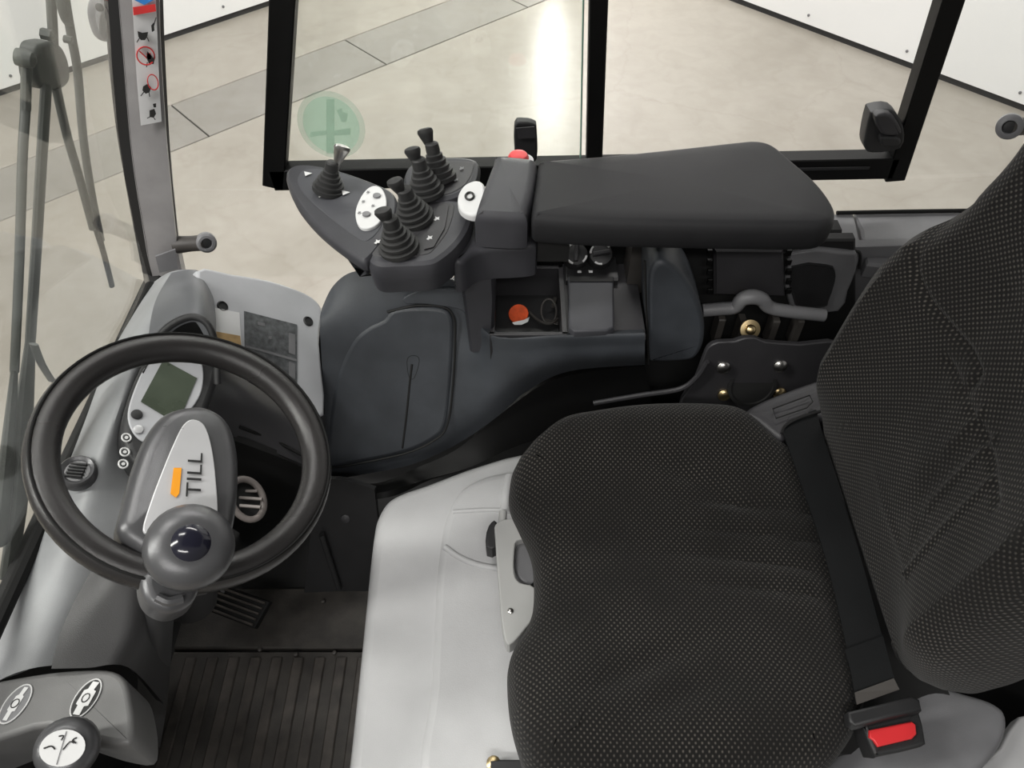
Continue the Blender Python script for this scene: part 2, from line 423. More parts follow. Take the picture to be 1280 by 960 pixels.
# ------------------------------------------------------------------ cab shell
box('floor_cab', (-.78, -.1, -.06), (1.0, 1.24, -.012), M_deep); tag(bpy.data.objects['floor_cab'], kind='structure')
def plate(name, pts, nrm, th, m, parent=None, bev=.004, k=0):
    return puffy(name, pts, nrm, [(0, -th), (0, -bev), (bev, 0)], m, parent, k=k, rings=(.5,), ang=30)
o = plate('wall_cab_right', [(-.70, 1.20, -.05), (1.15, 1.20, -.05), (1.15, 1.20, .25), (-.60, 1.20, .25)], (0, -1, 0), .04, M_deep); tag(o, kind='structure')
o = plate('wall_cab_front', [(-.69, -.05, -.05), (-.69, 1.2, -.05), (-.69, 1.2, .47), (-.69, -.05, .47)], (1, 0, 0), .03, M_deep); tag(o, kind='structure')

ro = thing('shade_roof', (.35, .62, 1.70), kind='structure')  # unseen cab roof, added to shade the interior
box('shade_roof_plate', (-.36, .02, 1.70), (1.15, 1.27, 1.74), M_black, ro, .01)

o = plate('wall_cab_rear', [(.80, -.05, -.05), (.80, 1.2, -.05), (.80, 1.2, .50), (.80, -.05, .50)], (-1, 0, 0), .03, M_deep); tag(o, kind='structure')

# side window: black sliding frame on the right side of the cab
YW = 1.25
w1 = thing('window_1', (.1, YW, .60), kind='structure')
BL, BR, TL, TR = (-.448, YW, .632), (.717, YW, .658), (-.236, YW, 1.40), (.644, YW, 1.40)
bar('frame_bar', (-.452, YW, .617), TL, .040, .035, (0, 1, 0), M_satin, w1)
bar('frame_bar', (.7195, YW, .632), TR, .036, .035, (0, 1, 0), M_satin, w1)
bar('frame_bar', (-.45, YW, .632), (.71, YW, .658), .044, .035, (0, 1, 0), M_satin, w1)
bar('frame_bar', TL, TR, .044, .035, (0, 1, 0), M_satin, w1)
bar('frame_bar', (.152, YW-.004, .66), (.111, YW-.004, 1.39), .029, .03, (0, 1, 0), M_satin, w1)
bar('pane_edge', (.128, YW+.008, .66), (.091, YW+.008, 1.38), .003, .006, (0, 1, 0), M_greend, w1)
flat('pane', [(-.43, YW+.008, .65), (.128, YW+.008, .66), (.091, YW+.008, 1.385), (-.225, YW+.008, 1.385)], (0, -1, 0), M_pane, w1, .002)
flat('fixed_pane', [(-.78, YW+.004, .60), (-.47, YW+.004, .60), (-.255, YW+.004, 1.40), (-.60, YW+.004, 1.40)], (0, -1, 0), M_clear, w1, .002)
flat('fixed_pane', [(-.78, YW+.004, .38), (1.12, YW+.004, .38), (1.12, YW+.004, .64), (.74, YW+.004, .622), (-.46, YW+.004, .598), (-.78, YW+.004, .598)], (0, -1, 0), M_clear, w1, .002)
flat('fixed_pane', [(.745, YW+.004, .63), (1.12, YW+.004, .645), (1.08, YW+.004, 1.40), (.668, YW+.004, 1.40)], (0, -1, 0), M_clear, w1, .002)
bar('frame_slot', (.50, YW-.0185, .658), (.66, YW-.0185, .6615), .006, .002, (0, 1, 0), M_black, w1, .0005)
# latches on the window
l1 = puffy('latch', [(0.0042,1.222,0.7514),(0.0209,1.222,0.7591),(0.0391,1.222,0.7545),(0.0436,1.222,0.7421),(0.045,1.222,0.6843),(0.0263,1.222,0.676),(0.0073,1.222,0.6843)], (0, -1, 0), rprof(.016, .004), M_black, w1, k=3)
flat('latch_face', [(0.007,1.217,0.7513),(0.039,1.217,0.7543),(0.0423,1.217,0.7326),(0.0113,1.217,0.731)], (0, -1, 0), M_char, l1)
l2 = puffy('latch', [(0.6222,1.218,0.7383),(0.6174,1.218,0.772),(0.6211,1.218,0.781),(0.6535,1.218,0.7824),(0.685,1.218,0.7507),(0.695,1.218,0.7097),(0.647,1.218,0.7),(0.6295,1.218,0.7129)], (0, -1, 0), rprof(.03, .005), M_black, w1, k=3)
puffy('latch_grip', [(0.6188,1.202,0.7812),(0.6449,1.202,0.7841),(0.6736,1.202,0.7556),(0.6707,1.202,0.7448),(0.6418,1.202,0.7479)], (0, -1, 0), rprof(.016, .005), M_char, l2, k=3)
puffy('latch_grip', [(0.644,1.202,0.7417),(0.6753,1.202,0.7401),(0.6807,1.202,0.726),(0.6537,1.202,0.7229)], (0, -1, 0), rprof(.014, .004), M_black, l2, k=3)
# round green sticker on the glass
sc = [(-0.3237,1.25,0.7349)][0]; ey_ = YW+.003
g = flat('green_sticker', ellipse((sc[0], ey_, sc[2]), (.060, 0, 0), (0, 0, .066), 36), (0, -1, 0), M_greenr, w1, .0008)
flat('sticker_disc', ellipse((sc[0], ey_-.001, sc[2]), (.050, 0, 0), (0, 0, .056), 36), (0, -1, 0), M_green, g, .0008)
for q in ([(-0.323,1.251,0.7864),(-0.3091,1.251,0.7864),(-0.3278,1.251,0.6791),(-0.3426,1.251,0.6791)], [(-0.3634,1.251,0.7232),(-0.334,1.251,0.7264),(-0.3354,1.251,0.7184),(-0.3653,1.251,0.7136)], [(-0.3196,1.251,0.7264),(-0.29,1.251,0.7312),(-0.292,1.251,0.7184),(-0.3212,1.251,0.7168)],
          [(-0.3085,1.251,0.7653),(-0.2993,1.251,0.7699),(-0.2992,1.251,0.7623),(-0.2898,1.251,0.7592),(-0.2952,1.251,0.7438),(-0.3037,1.251,0.7438),(-0.3052,1.251,0.7515)]):
    flat('sticker_mark', [(p[0], ey_-.0025, p[2]) for p in q], (0, -1, 0), M_greenr, g, .0006)

# windshield glass, its seal along the dash
WZ = [(y, z) for y, z in ((-.05, .50), (1.17, .50), (1.17, 1.5), (-.05, 1.5))]
def wp(y, z, off=0.): return V((-.666+.261*(z-.52)+off, y, z))
w2 = thing('window_2', (-.67, .6, .5), kind='structure')
flat('pane', [wp(-.05, .50, -.012)]+[(-0.6814,1.09,0.5087),(-0.6441,1.055,0.6514),(-0.6148,1.042,0.7636),(-0.5907,1.04,0.8559),(-0.5666,1.052,0.9485),(-0.5455,1.067,1.029),(-0.5176,1.092,1.136),(-0.4934,1.122,1.229)]+[wp(-.05, 1.5, -.012)], (1, 0, -.26), M_wind, w2, .002)
tube('seal', [wp(-.05, .512), wp(.5, .512), wp(.95, .514), wp(1.07, .518)], .010, M_rubber, w2, n=8)

# ------------------------------------------------------------------ front right pillar
pil = thing('windshield_pillar', (-.67, 1.16, .49), 'curved grey windshield pillar carrying a white pictogram sticker', 'pillar')
def strip(name, L, R, nrm, th, m, parent, k=6):
    return patch(name, [L, R], m, parent, th, k, inward=[-x for x in nrm])
M_sticker = mat('sticker_white', (.88, .88, .88), .4, var=.02)
PN_ = (.45, -.85, .25)
strip('pillar_body', [(-0.5476,1.15,1.06),(-0.5703,1.15,0.9952),(-0.5915,1.15,0.9247),(-0.6322,1.15,0.7908),(-0.6571,1.15,0.6988),(-0.6769,1.15,0.614),(-0.6973,1.15,0.5247),(-0.7078,1.15,0.4601)], [(-0.4954,1.16,1.056),(-0.5156,1.16,0.9911),(-0.5379,1.16,0.9199),(-0.5765,1.16,0.7849),(-0.601,1.16,0.6921),(-0.6224,1.16,0.6066),(-0.6409,1.16,0.5282),(-0.6534,1.16,0.4513)], PN_, .035, M_pillar, pil)
strip('seal', [(-0.575,1.165,1.054),(-0.5989,1.165,0.989),(-0.6302,1.165,0.8922),(-0.6618,1.165,0.782),(-0.684,1.165,0.6887),(-0.7054,1.165,0.5938),(-0.7233,1.165,0.5084),(-0.7362,1.165,0.447)], [(-0.5465,1.15,1.06),(-0.5692,1.15,0.9952),(-0.5903,1.15,0.9247),(-0.6309,1.15,0.7908),(-0.6557,1.15,0.6988),(-0.6754,1.15,0.614),(-0.6957,1.15,0.5247),(-0.7109,1.15,0.4601)], PN_, .02, M_rubber, pil)
strip('seal', [(-0.4965,1.16,1.056),(-0.5168,1.16,0.9911),(-0.5391,1.16,0.9199),(-0.5778,1.16,0.7849),(-0.6024,1.16,0.6921),(-0.6239,1.16,0.6066),(-0.6439,1.16,0.5282)], [(-0.4982,1.18,1.049),(-0.5186,1.18,0.9828),(-0.5409,1.18,0.9104),(-0.581,1.18,0.7731),(-0.6071,1.18,0.6787),(-0.6287,1.18,0.5917),(-0.6488,1.18,0.5119)], PN_, .02, M_rubber, pil)
st = strip('sticker', [(-0.5347,1.146,1.04),(-0.5487,1.146,0.9968),(-0.5668,1.146,0.9387),(-0.5864,1.146,0.8759),(-0.6087,1.146,0.7975)], [(-0.505,1.155,1.037),(-0.5181,1.155,0.9931),(-0.5361,1.155,0.9346),(-0.5557,1.155,0.8712),(-0.5766,1.155,0.7995)], PN_, .0012, M_sticker, pil)
def pic(pts, m, k=0): flat('pictogram', pts, PN_, m, st, .0015, k)
pic([(-0.5508,1.145,0.9871),(-0.5167,1.145,0.9916),(-0.5191,1.145,0.9814),(-0.5539,1.145,0.9757)], M_redprint)
pic([(-0.5448,1.145,0.9972),(-0.5333,1.145,0.9905),(-0.5171,1.145,0.9972),(-0.5124,1.145,1.01),(-0.5398,1.145,1.01)], M_blueprint)
pic([(-0.5567,1.145,0.9524),(-0.5504,1.145,0.95),(-0.5416,1.145,0.9512),(-0.5454,1.145,0.944),(-0.5507,1.145,0.9392),(-0.5567,1.145,0.9392),(-0.5585,1.145,0.944)], M_inkblack)
pic([(-0.5335,1.145,0.9606),(-0.5283,1.145,0.9653),(-0.5313,1.145,0.9535),(-0.5357,1.145,0.9512)], M_inkblack)
pic([(-0.5532,1.145,0.9221),(-0.5501,1.145,0.9172),(-0.5467,1.145,0.9097),(-0.5506,1.145,0.9021),(-0.5575,1.145,0.9034),(-0.558,1.145,0.9122)], M_inkblack)
pic([(-0.5558,1.145,0.9184),(-0.5493,1.145,0.9196),(-0.5511,1.145,0.9109),(-0.5569,1.145,0.9084)], M_redprint)
pic([(-0.5797,1.145,0.8658),(-0.572,1.145,0.8698),(-0.5676,1.145,0.8645),(-0.573,1.145,0.8565),(-0.5802,1.145,0.8538),(-0.5834,1.145,0.8592)], M_inkblack)
pic([(-0.5842,1.145,0.825),(-0.5754,1.145,0.8278),(-0.5758,1.145,0.8195),(-0.5822,1.145,0.8124),(-0.5882,1.145,0.8138)], M_inkblack)
pic([(-0.5751,1.145,0.8361),(-0.5695,1.145,0.8375),(-0.5719,1.145,0.8306),(-0.5757,1.145,0.8306)], M_inkblack)
tube('pictogram', ellipse([(-0.5581,1.145,0.9149)][0], (.012, .004, 0), (0, .004, .012), 20), .0011, M_redprint, st, n=6, k=0, closed=True)
tube('pictogram', ellipse([(-0.562,1.145,0.8727)][0], (.007, .003, 0), (0, .003, .011), 20), .0009, M_redprint, st, n=6, k=0, closed=True)
tube('pictogram', [(-0.5651,1.145,0.9224),(-0.5539,1.145,0.9061)], .001, M_redprint, st, n=6, k=1)
for q in ([(-0.558,1.145,0.9418),(-0.5638,1.145,0.9358)], [(-0.5456,1.145,0.943),(-0.5453,1.145,0.937)], [(-0.5592,1.145,0.9049),(-0.5632,1.145,0.8973)], [(-0.5816,1.145,0.8568),(-0.5891,1.145,0.85)], [(-0.574,1.145,0.8568),(-0.5756,1.145,0.8487)], [(-0.5866,1.145,0.8141),(-0.5928,1.145,0.8113)], [(-0.5819,1.145,0.8127),(-0.5808,1.145,0.8084)], [(-0.5326,1.145,0.9561),(-0.5221,1.145,0.9725)]):
    tube('pictogram', q, .0007, M_inkblack, st, n=5, k=1)
flat('pillar_tab', [(-0.6744,1.135,0.5331),(-0.6309,1.135,0.5504),(-0.6418,1.135,0.5037),(-0.6806,1.135,0.4936)], PN_, M_trim, pil, .004)

def hinge(name, a, b, ax, r, label):
    h = thing(name, a, label, 'hinge knob')
    tube('arm', [a, (V(a)+V(b))/2, b], [.017, .015, .016], M_mech, h, n=12, k=4)
    lathe('knob', [(r*.7, -.012), (r, -.008), (r, .006), (r*.8, .010), (r*.55, .0105), (r*.5, .004)], b, ax, M_trim, h, 24)
    lathe('screw', [(r*.48, .002), (r*.48, .006), (r*.3, .007)], b, ax, M_black, h, 12)
    return h
hinge('hinge_knob', [(-0.6425,1.17,0.5318)][0], [(-0.578,1.155,0.5495)][0], (.4, -.8, .35), .0185, 'dark round hinge knob on a short arm off the windshield pillar')
hinge('hinge_knob', [(0.9365,1.22,0.7526)][0], [(0.8551,1.2,0.7643)][0], (-.5, -.8, .3), .021, 'grey round hinge knob above the seat backrest')
mh = thing('outside_lamp', [(-0.6518,1.22,0.9421)][0], 'rounded grey lamp housing outside the glass behind the pillar', 'lamp')
puffy('housing', [(-0.6656,1.22,0.9421),(-0.6545,1.22,0.9627),(-0.639,1.22,0.9734),(-0.616,1.22,0.9757),(-0.6244,1.22,0.9421),(-0.6443,1.22,0.9044),(-0.6579,1.22,0.8993),(-0.6692,1.22,0.9121)], (.2, -.95, .2), rprof(.05, .014), M_trim, mh, cap=.006)
lathe('screw', [(.006, 0), (.006, .003), (.003, .004)], [(-0.6272,1.2,0.9639)][0], (0, -1, .3), M_black, mh, 12)

# ------------------------------------------------------------------ windshield wiper
wi = thing('windshield_wiper', [(-0.6827,0.627,0.6144)][0], 'grey double arm windshield wiper outside the front glass', 'wiper')
WU = (1, 0, -.26)
def wbar(name, pts, w, h=.012, m=None, par=None):
    return tube(name, pts, w, m or M_wip, par or wi, n=10, k=5, flatten=(WU, h/(2*(w if isinstance(w, float) else max(w)))))
wbar('upper_arm', [(-0.566,1.008,1.101),(-0.5768,0.9934,1.06),(-0.5858,0.9817,1.025),(-0.5909,0.9749,1.006)], .0075)
puffy('pivot_plate', [(-0.5794,0.9236,1.03),(-0.5804,0.9487,1.026),(-0.5855,0.986,1.007),(-0.5927,1.001,0.9792),(-0.5992,0.995,0.9542),(-0.5989,0.9672,0.9552),(-0.5925,0.9207,0.9799),(-0.5861,0.9081,1.004)], WU, rprof(.02, .006), M_wip, wi, cap=.004)
wbar('arm', [(-0.5915,0.9277,0.9837),(-0.6113,0.8745,0.9077),(-0.6333,0.8163,0.8234),(-0.6622,0.7385,0.7127)], .010)
wbar('connecting_rod', [(-0.5841,0.9039,1.032),(-0.5964,0.877,0.9845),(-0.6105,0.8391,0.9305),(-0.6393,0.7712,0.8202),(-0.6709,0.6916,0.6991)], .0045)
lathe('rod_end', [(.010, -.008), (.011, 0), (.009, .010), (.004, .013)], [(-0.5776,0.8873,1.037)][0], WU, M_wip, wi, 16)
wbar('rod_sleeve', [(-0.584,0.895,1.024),(-0.5955,0.8697,0.9801)], .0075)
lathe('bolt', [(.007, 0), (.007, .012), (.003, .016)], [(-0.5764,0.9414,1.042)][0], WU, M_wip, wi, 6)
lathe('bolt', [(.005, 0), (.005, .010)], [(-0.5848,0.9981,1.009)][0], WU, M_wip, wi, 6)
bld = wbar('blade_carrier', [(-0.5689,1.039,1.09),(-0.5811,1.033,1.044),(-0.5945,1.032,0.9917),(-0.6063,1.032,0.9467),(-0.6295,1.014,0.858),(-0.6536,1.008,0.7653),(-0.6787,1.011,0.6692)], .0065)
wbar('blade_rubber', [(-0.6579,0.985,0.7292),(-0.6757,1,0.661),(-0.6997,1.011,0.569)], .0055, .009, M_rubber, bld)
wbar('blade_link', [(-0.5996,0.9578,0.9646),(-0.6191,0.9618,0.8897),(-0.64,0.9746,0.8095),(-0.6654,0.9866,0.7124)], .0065)
wbar('washer_hose', [(-0.5435,0.9889,1.108),(-0.5541,0.9746,1.068),(-0.5599,0.9771,1.045),(-0.5629,0.985,1.034)], .0035)
wbar('arm_cover', [(-0.6622,0.7385,0.7127),(-0.6844,0.6728,0.6277),(-0.7102,0.6043,0.5288),(-0.732,0.5214,0.4452)], [.011, .020, .021, .019], .02)
wbar('arm_cover', [(-0.6701,0.6932,0.7021),(-0.6927,0.6261,0.6157),(-0.7203,0.5373,0.5099)], [.007, .014, .018], .02)
wbar('spring', [(-0.6433,0.7181,0.7259),(-0.6549,0.7225,0.6813),(-0.6679,0.7351,0.6314)], .0025)

# ------------------------------------------------------------------ dashboard
da = thing('dashboard', (-.66, .7, .0), 'light and dark grey dashboard under the windshield', 'dashboard')
rowsA = [[(-0.663,1.077,0.52),(-0.667,0.9734,0.53),(-0.6628,0.8527,0.545),(-0.6606,0.7279,0.535),(-0.6641,0.621,0.52),(-0.6654,0.5347,0.51),(-0.6759,0.4425,0.49),(-0.689,0.3323,0.47)],
 [(-0.6055,1.04,0.575),(-0.5847,0.9205,0.61),(-0.5971,0.8176,0.605),(-0.6106,0.7078,0.58),(-0.6174,0.6143,0.555),(-0.6195,0.526,0.53),(-0.6323,0.447,0.5),(-0.6617,0.3624,0.47)],
 [(-0.5669,1.035,0.585),(-0.5392,0.9098,0.62),(-0.569,0.8129,0.61),(-0.5792,0.6999,0.59),(-0.5868,0.6109,0.56),(-0.588,0.536,0.53),(-0.5973,0.4676,0.5),(-0.6246,0.378,0.47)],
 [(-0.548,1.042,0.57),(-0.5002,0.9184,0.585),(-0.5598,0.8435,0.585),(-0.5782,0.7268,0.56),(-0.5646,0.6558,0.525),(-0.5409,0.5752,0.5),(-0.5593,0.5063,0.47),(-0.5937,0.3947,0.44)]]
patch('dash_shell', rowsA, M_dash, da, .012, 6, inward=(0, 0, -1))
hd = patch('hood', [[(-0.5919,1.021,0.59),(-0.574,0.9195,0.625),(-0.5605,0.854,0.635),(-0.5538,0.8015,0.622)], [(-0.5573,1.018,0.6),(-0.5269,0.9259,0.64),(-0.5192,0.8741,0.65),(-0.518,0.8338,0.648)],
      [(-0.5397,1.023,0.59),(-0.4991,0.9314,0.635),(-0.484,0.8798,0.648),(-0.4792,0.8456,0.65)], [(-0.537,1.032,0.56),(-0.495,0.9409,0.6),(-0.4707,0.8781,0.615),(-0.4591,0.8265,0.61)]], M_hood, da, .010, 6, inward=(0, 0, -1))
tube('hood_lip', [(-0.5613,0.7909,0.612),(-0.5438,0.8121,0.632),(-0.518,0.8338,0.648),(-0.4888,0.8471,0.652),(-0.4666,0.8419,0.64),(-0.4574,0.8197,0.61),(-0.4571,0.7824,0.57)], .0055, M_black, da, n=10)
patch('hood_shade_fill', [[(-0.5627,0.7928,0.61),(-0.5451,0.814,0.63),(-0.5193,0.8358,0.646),(-0.49,0.8492,0.65),(-0.4677,0.8439,0.638),(-0.4585,0.8216,0.608)], [(-0.5479,0.7594,0.6217),(-0.5412,0.7919,0.6216),(-0.5275,0.8323,0.6183),(-0.5065,0.8525,0.6083),(-0.4862,0.8472,0.5958),(-0.4708,0.8113,0.5825)]], M_deep, da, .004, 5, inward=(0, 0, -1))  # deep black sheet stands in for the shade inside the hood opening
NA = (.675, -.185, .714)
pn = puffy('side_panel', [(-0.5272,0.9862,0.6252),(-0.4845,1.016,0.5925),(-0.4314,1.046,0.5499),(-0.3822,1.061,0.5074),(-0.3591,1.055,0.4841),(-0.3533,1.034,0.4732),(-0.3515,0.9777,0.4569),(-0.3321,0.8532,0.4063),(-0.3717,0.8475,0.4422),(-0.4201,0.8555,0.49),(-0.4636,0.8592,0.5321),(-0.4916,0.8524,0.5568),(-0.5039,0.9104,0.5835)], NA, rprof(.02, .006), M_lgrey, da, k=3)
flat('rating_plate', [(-0.5009,0.9356,0.5886),(-0.4659,0.9523,0.5598),(-0.454,0.8855,0.5312),(-0.4885,0.8767,0.5616)], NA, M_white, pn, .001)
flat('plate_print', [(-0.492,0.8965,0.5714),(-0.4593,0.9119,0.5445),(-0.4541,0.8888,0.5336),(-0.4885,0.8785,0.5634)], NA, M_tan, pn, .0008)
flat('capacity_plate', [(-0.4603,0.9598,0.5565),(-0.3878,0.9886,0.4954),(-0.3763,0.8809,0.4566),(-0.45,0.8883,0.5282)], NA, M_spec, pn, .001)
for q in ([(-0.4503,0.9017,0.5337),(-0.3806,0.9243,0.4736),(-0.3802,0.9199,0.4721),(-0.4498,0.8976,0.5321)], [(-0.3968,0.9644,0.4993),(-0.3877,0.968,0.4916),(-0.3836,0.9299,0.4779),(-0.3928,0.9281,0.4861)], [(-0.391,0.9123,0.4803),(-0.3819,0.9141,0.4722),(-0.3789,0.887,0.4624),(-0.3882,0.8868,0.4711)],
          [(-0.4403,0.9536,0.5377),(-0.4307,0.9578,0.5296),(-0.43,0.9521,0.5275),(-0.4396,0.9479,0.5355)], [(-0.4227,0.9388,0.5172),(-0.4186,0.9419,0.5141),(-0.4189,0.9354,0.5127),(-0.4233,0.9338,0.5164)], [(-0.4418,0.8944,0.5237),(-0.429,0.8976,0.5124),(-0.428,0.8893,0.5093),(-0.4409,0.8876,0.5211)]):
    flat('plate_print', q, NA, M_trim, pn, .0004)
for q in [(-0.4883,0.9483,0.5786),(-0.373,1.008,0.4849)]:
    lathe('screw', [(.010, .0005), (.008, .003), (.0075, .001), (.004, .001)], q, NA, M_black, pn, 16)
patch('knee_panel', [[(-0.5,0.867,0.5411),(-0.47,0.8936,0.4884),(-0.425,0.903,0.4224),(-0.345,0.8863,0.365)], [(-0.49,0.8066,0.5223),(-0.45,0.8136,0.4937),(-0.405,0.8232,0.4393),(-0.335,0.8239,0.3651)], [(-0.48,0.7423,0.5),(-0.45,0.7657,0.452),(-0.4,0.766,0.4111),(-0.335,0.7632,0.358)]], M_char, da, .012, 5, inward=(-1, 0, 0))
tube('panel_seam', [(-0.448,0.7762,0.4687),(-0.402,0.7842,0.4183),(-0.333,0.7628,0.3828)], .003, M_rubber, da, n=8)
patch('lower_panel', [[(-0.47,0.7572,0.4676),(-0.405,0.7606,0.414),(-0.34,0.7725,0.3395)], [(-0.53,0.8051,0.2708),(-0.5,0.8736,0.1094),(-0.42,0.8727,0.048)], [(-0.6,0.8468,0.0255),(-0.56,0.8798,-0.1396),(-0.46,0.8889,-0.1953)]], M_deep, da, .01, 4, inward=(-1, 0, 0))
# round vent set in the dash and oval vent beneath it
vc = [(-0.61,0.6143,0.575)][0]
lathe('round_vent', [(.025, -.01), (.025, .003), (.022, .007), (.018, .005), (.016, .003)], vc, (.25, -.1, 1), M_hub, da, 28)
for i in range(-2, 3): bar('vent_slat', (vc[0]-.011, vc[1]+i*.005, vc[2]+.006), (vc[0]+.011, vc[1]+i*.005, vc[2]+.003), .0025, .005, UP, M_black, da, .0005)
ov = [(-0.4244,0.6681,0.42)][0]; NV = (.5, -.35, .8)
ve = tube('oval_vent', ellipse(ov, (.020, .012, -.008), (-.012, .026, .018), 28), .0055, M_vent, da, n=10, k=0, closed=True)
flat('vent_back', ellipse(V(ov)-V(NV)*.006, (.018, .011, -.007), (-.011, .024, .016), 24), NV, M_deep, ve)
for q0, q1 in zip([(-0.4446,0.6833,0.42),(-0.4417,0.6711,0.42),(-0.4331,0.6562,0.42)], [(-0.411,0.6833,0.42),(-0.4,0.6681,0.42),(-0.3994,0.6532,0.42)]): bar('vent_slat', q0, q1, .005, .006, NV, M_vent, ve, .001)

# instrument display
NDn = (.5, -.1, .85)
dp = thing('instrument_display', [(-0.5351,0.7562,0.5625)][0], 'black instrument pod with pale face plate and green screen behind the steering wheel', 'display')
puffy('bezel', [(-0.5373,0.6323,0.5959),(-0.5531,0.6724,0.6099),(-0.5563,0.7308,0.6186),(-0.5505,0.8002,0.6234),(-0.5361,0.857,0.6216),(-0.5081,0.8865,0.6086),(-0.4826,0.8789,0.5927),(-0.4611,0.8045,0.5713),(-0.4615,0.745,0.5646),(-0.4666,0.6869,0.5607),(-0.4867,0.6366,0.5666),(-0.5153,0.6168,0.5811)], NDn, rprof(.05, .010), M_black, dp, k=4)
fp = puffy('face_plate', [(-0.533,0.6586,0.5999),(-0.5479,0.6827,0.6115),(-0.5513,0.722,0.6182),(-0.5466,0.7784,0.622),(-0.5312,0.819,0.6178),(-0.5049,0.8324,0.6039),(-0.484,0.812,0.5891),(-0.4746,0.7744,0.5792),(-0.4775,0.7368,0.5765),(-0.4963,0.6871,0.5817),(-0.5157,0.6566,0.5895)], NDn, rprof(.006, .002), M_lgrey, dp, k=4)
flat('screen', [(-0.5292,0.7919,0.6145),(-0.4836,0.7796,0.5863),(-0.4909,0.6953,0.5806),(-0.5393,0.7127,0.6112)], NDn, M_lcd, fp, .001)
for (u0, r) in zip([(-0.5391,0.691,0.6085),(-0.5322,0.6687,0.6018)], (.008, .007)):
    lathe('button', [(r, 0), (r*.9, .002), (r*.5, .0026)], u0, NDn, M_black if r > .0075 else M_silver, fp, 16)
for u0 in [(-0.5436,0.6533,0.6032),(-0.5404,0.6316,0.5988),(-0.538,0.6137,0.5953)]:
    tube('symbol', ellipse(u0, (.005, 0, -.003), (0, .006, .0007), 14), .0013, M_white, dp, n=6, k=0, closed=True)
    lathe('symbol', [(.0025, 0), (.0025, .001)], u0, NDn, M_white, dp, 8)

# steering column, its covers
M_colcov = mat('column_plastic', (.014, .0135, .014), .42, bump=.3, bscale=1000)
sc_ = thing('steering_column', (-.50, .50, 0), 'dark plastic steering column cover between dashboard and floor', 'column cover')
tube('column', [(-.378, .519, .735), (-.42, .53, .64), (-.46, .535, .52), (-.50, .53, .35)], [.03, .035, .045, .04], M_black, sc_, n=16)
patch('side_cover', [[(-0.5484,0.5032,0.545),(-0.5714,0.4555,0.525),(-0.5866,0.4117,0.505),(-0.5922,0.3713,0.485)], [(-0.511,0.4938,0.545),(-0.5243,0.4531,0.53),(-0.5408,0.4117,0.505),(-0.5501,0.3742,0.48)], [(-0.4847,0.4833,0.52),(-0.486,0.447,0.5),(-0.4926,0.4114,0.48),(-0.5067,0.3828,0.46)], [(-0.4763,0.4941,0.45),(-0.4821,0.4597,0.42),(-0.4878,0.4177,0.38),(-0.5025,0.3788,0.33)]], M_colcov, sc_, .014, 6, inward=(-.4, 0, -1))
patch('column_shell', [[(-0.4885,0.4545,0.52),(-0.5058,0.4197,0.46),(-0.5431,0.398,0.34),(-0.5916,0.3614,0.2)], [(-0.467,0.4602,0.52),(-0.4788,0.4197,0.46),(-0.5152,0.398,0.34),(-0.5629,0.3614,0.2)], [(-0.4603,0.4689,0.49),(-0.473,0.4322,0.43),(-0.5088,0.3969,0.31),(-0.5591,0.364,0.17)]], M_black, sc_, .012, 6, inward=(-.4, 0, -1))

# ------------------------------------------------------------------ steering wheel
HC = V((-.3683, .5171, .7535)); HN = V((.4695, -.0698, .8802)).normalized()
H1 = V((0, 1, 0)).cross(HN).normalized(); H2 = HN.cross(H1)
sw = thing('steering_wheel', HC-HN*.03, 'black steering wheel with a grey single spoke hub and spinner knob', 'steering wheel')
tube('rim', [HC+H1*math.cos(2*math.pi*i/72)*.146+H2*math.sin(2*math.pi*i/72)*.146 for i in range(72)], .0178, M_wheel, sw, n=18, k=0, closed=True)
for rr in (.1575,):
    tube('rim_seam', [HC+HN*.0148+H1*math.cos(2*math.pi*i/72)*rr+H2*math.sin(2*math.pi*i/72)*rr for i in range(72)], .0016, M_rubber, sw, n=6, k=0, closed=True)
hub = puffy('hub_cover', [(-0.3697,0.5704,0.7812),(-0.3501,0.5728,0.7709),(-0.3314,0.561,0.76),(-0.3163,0.5281,0.7493),(-0.3064,0.4792,0.7402),(-0.303,0.4359,0.735),(-0.3054,0.3935,0.7329),(-0.3486,0.3773,0.7546),(-0.3821,0.388,0.7733),(-0.401,0.4018,0.7845),(-0.4042,0.4279,0.7883),(-0.4061,0.4749,0.793),(-0.4035,0.5186,0.7951),(-0.3929,0.5508,0.792)], HN, rprof(.038, .016, 5), M_hub, sw, cap=.006, k=4)
puffy('spoke_foot', [(-0.4056,0.4076,0.7715),(-0.3867,0.4041,0.7612),(-0.3622,0.3861,0.7467),(-0.3359,0.3799,0.7321),(-0.3152,0.3854,0.7215),(-0.3174,0.3672,0.7213),(-0.3491,0.3592,0.7375),(-0.3788,0.3772,0.7548),(-0.4047,0.3989,0.7704)], HN, rprof(.02, .006), M_hub, hub, k=3)
em = puffy('emblem_plate', [(-0.3623,0.5431,0.7842),(-0.3505,0.539,0.7776),(-0.3383,0.5137,0.769),(-0.327,0.4766,0.7601),(-0.3174,0.4358,0.7517),(-0.3203,0.4135,0.7515),(-0.3447,0.4027,0.7636),(-0.3658,0.4001,0.7747),(-0.3766,0.4023,0.7806),(-0.3776,0.4329,0.7836),(-0.3759,0.4717,0.7858),(-0.373,0.5112,0.7874),(-0.3696,0.5337,0.7873)], HN, rprof(.004, .0012), M_silver, hub, k=4)
t0 = V([(-0.3359,0.4505,0.7645)][0]); t1 = V([(-0.3458,0.5087,0.7743)][0]); t2 = V([(-0.35,0.4492,0.7719)][0])
text('lettering', 'TILL', t0, t1-t0, t2-t0, ((t1-t0).length/2.02, (t2-t0).length/.73), M_inkblack, hub)
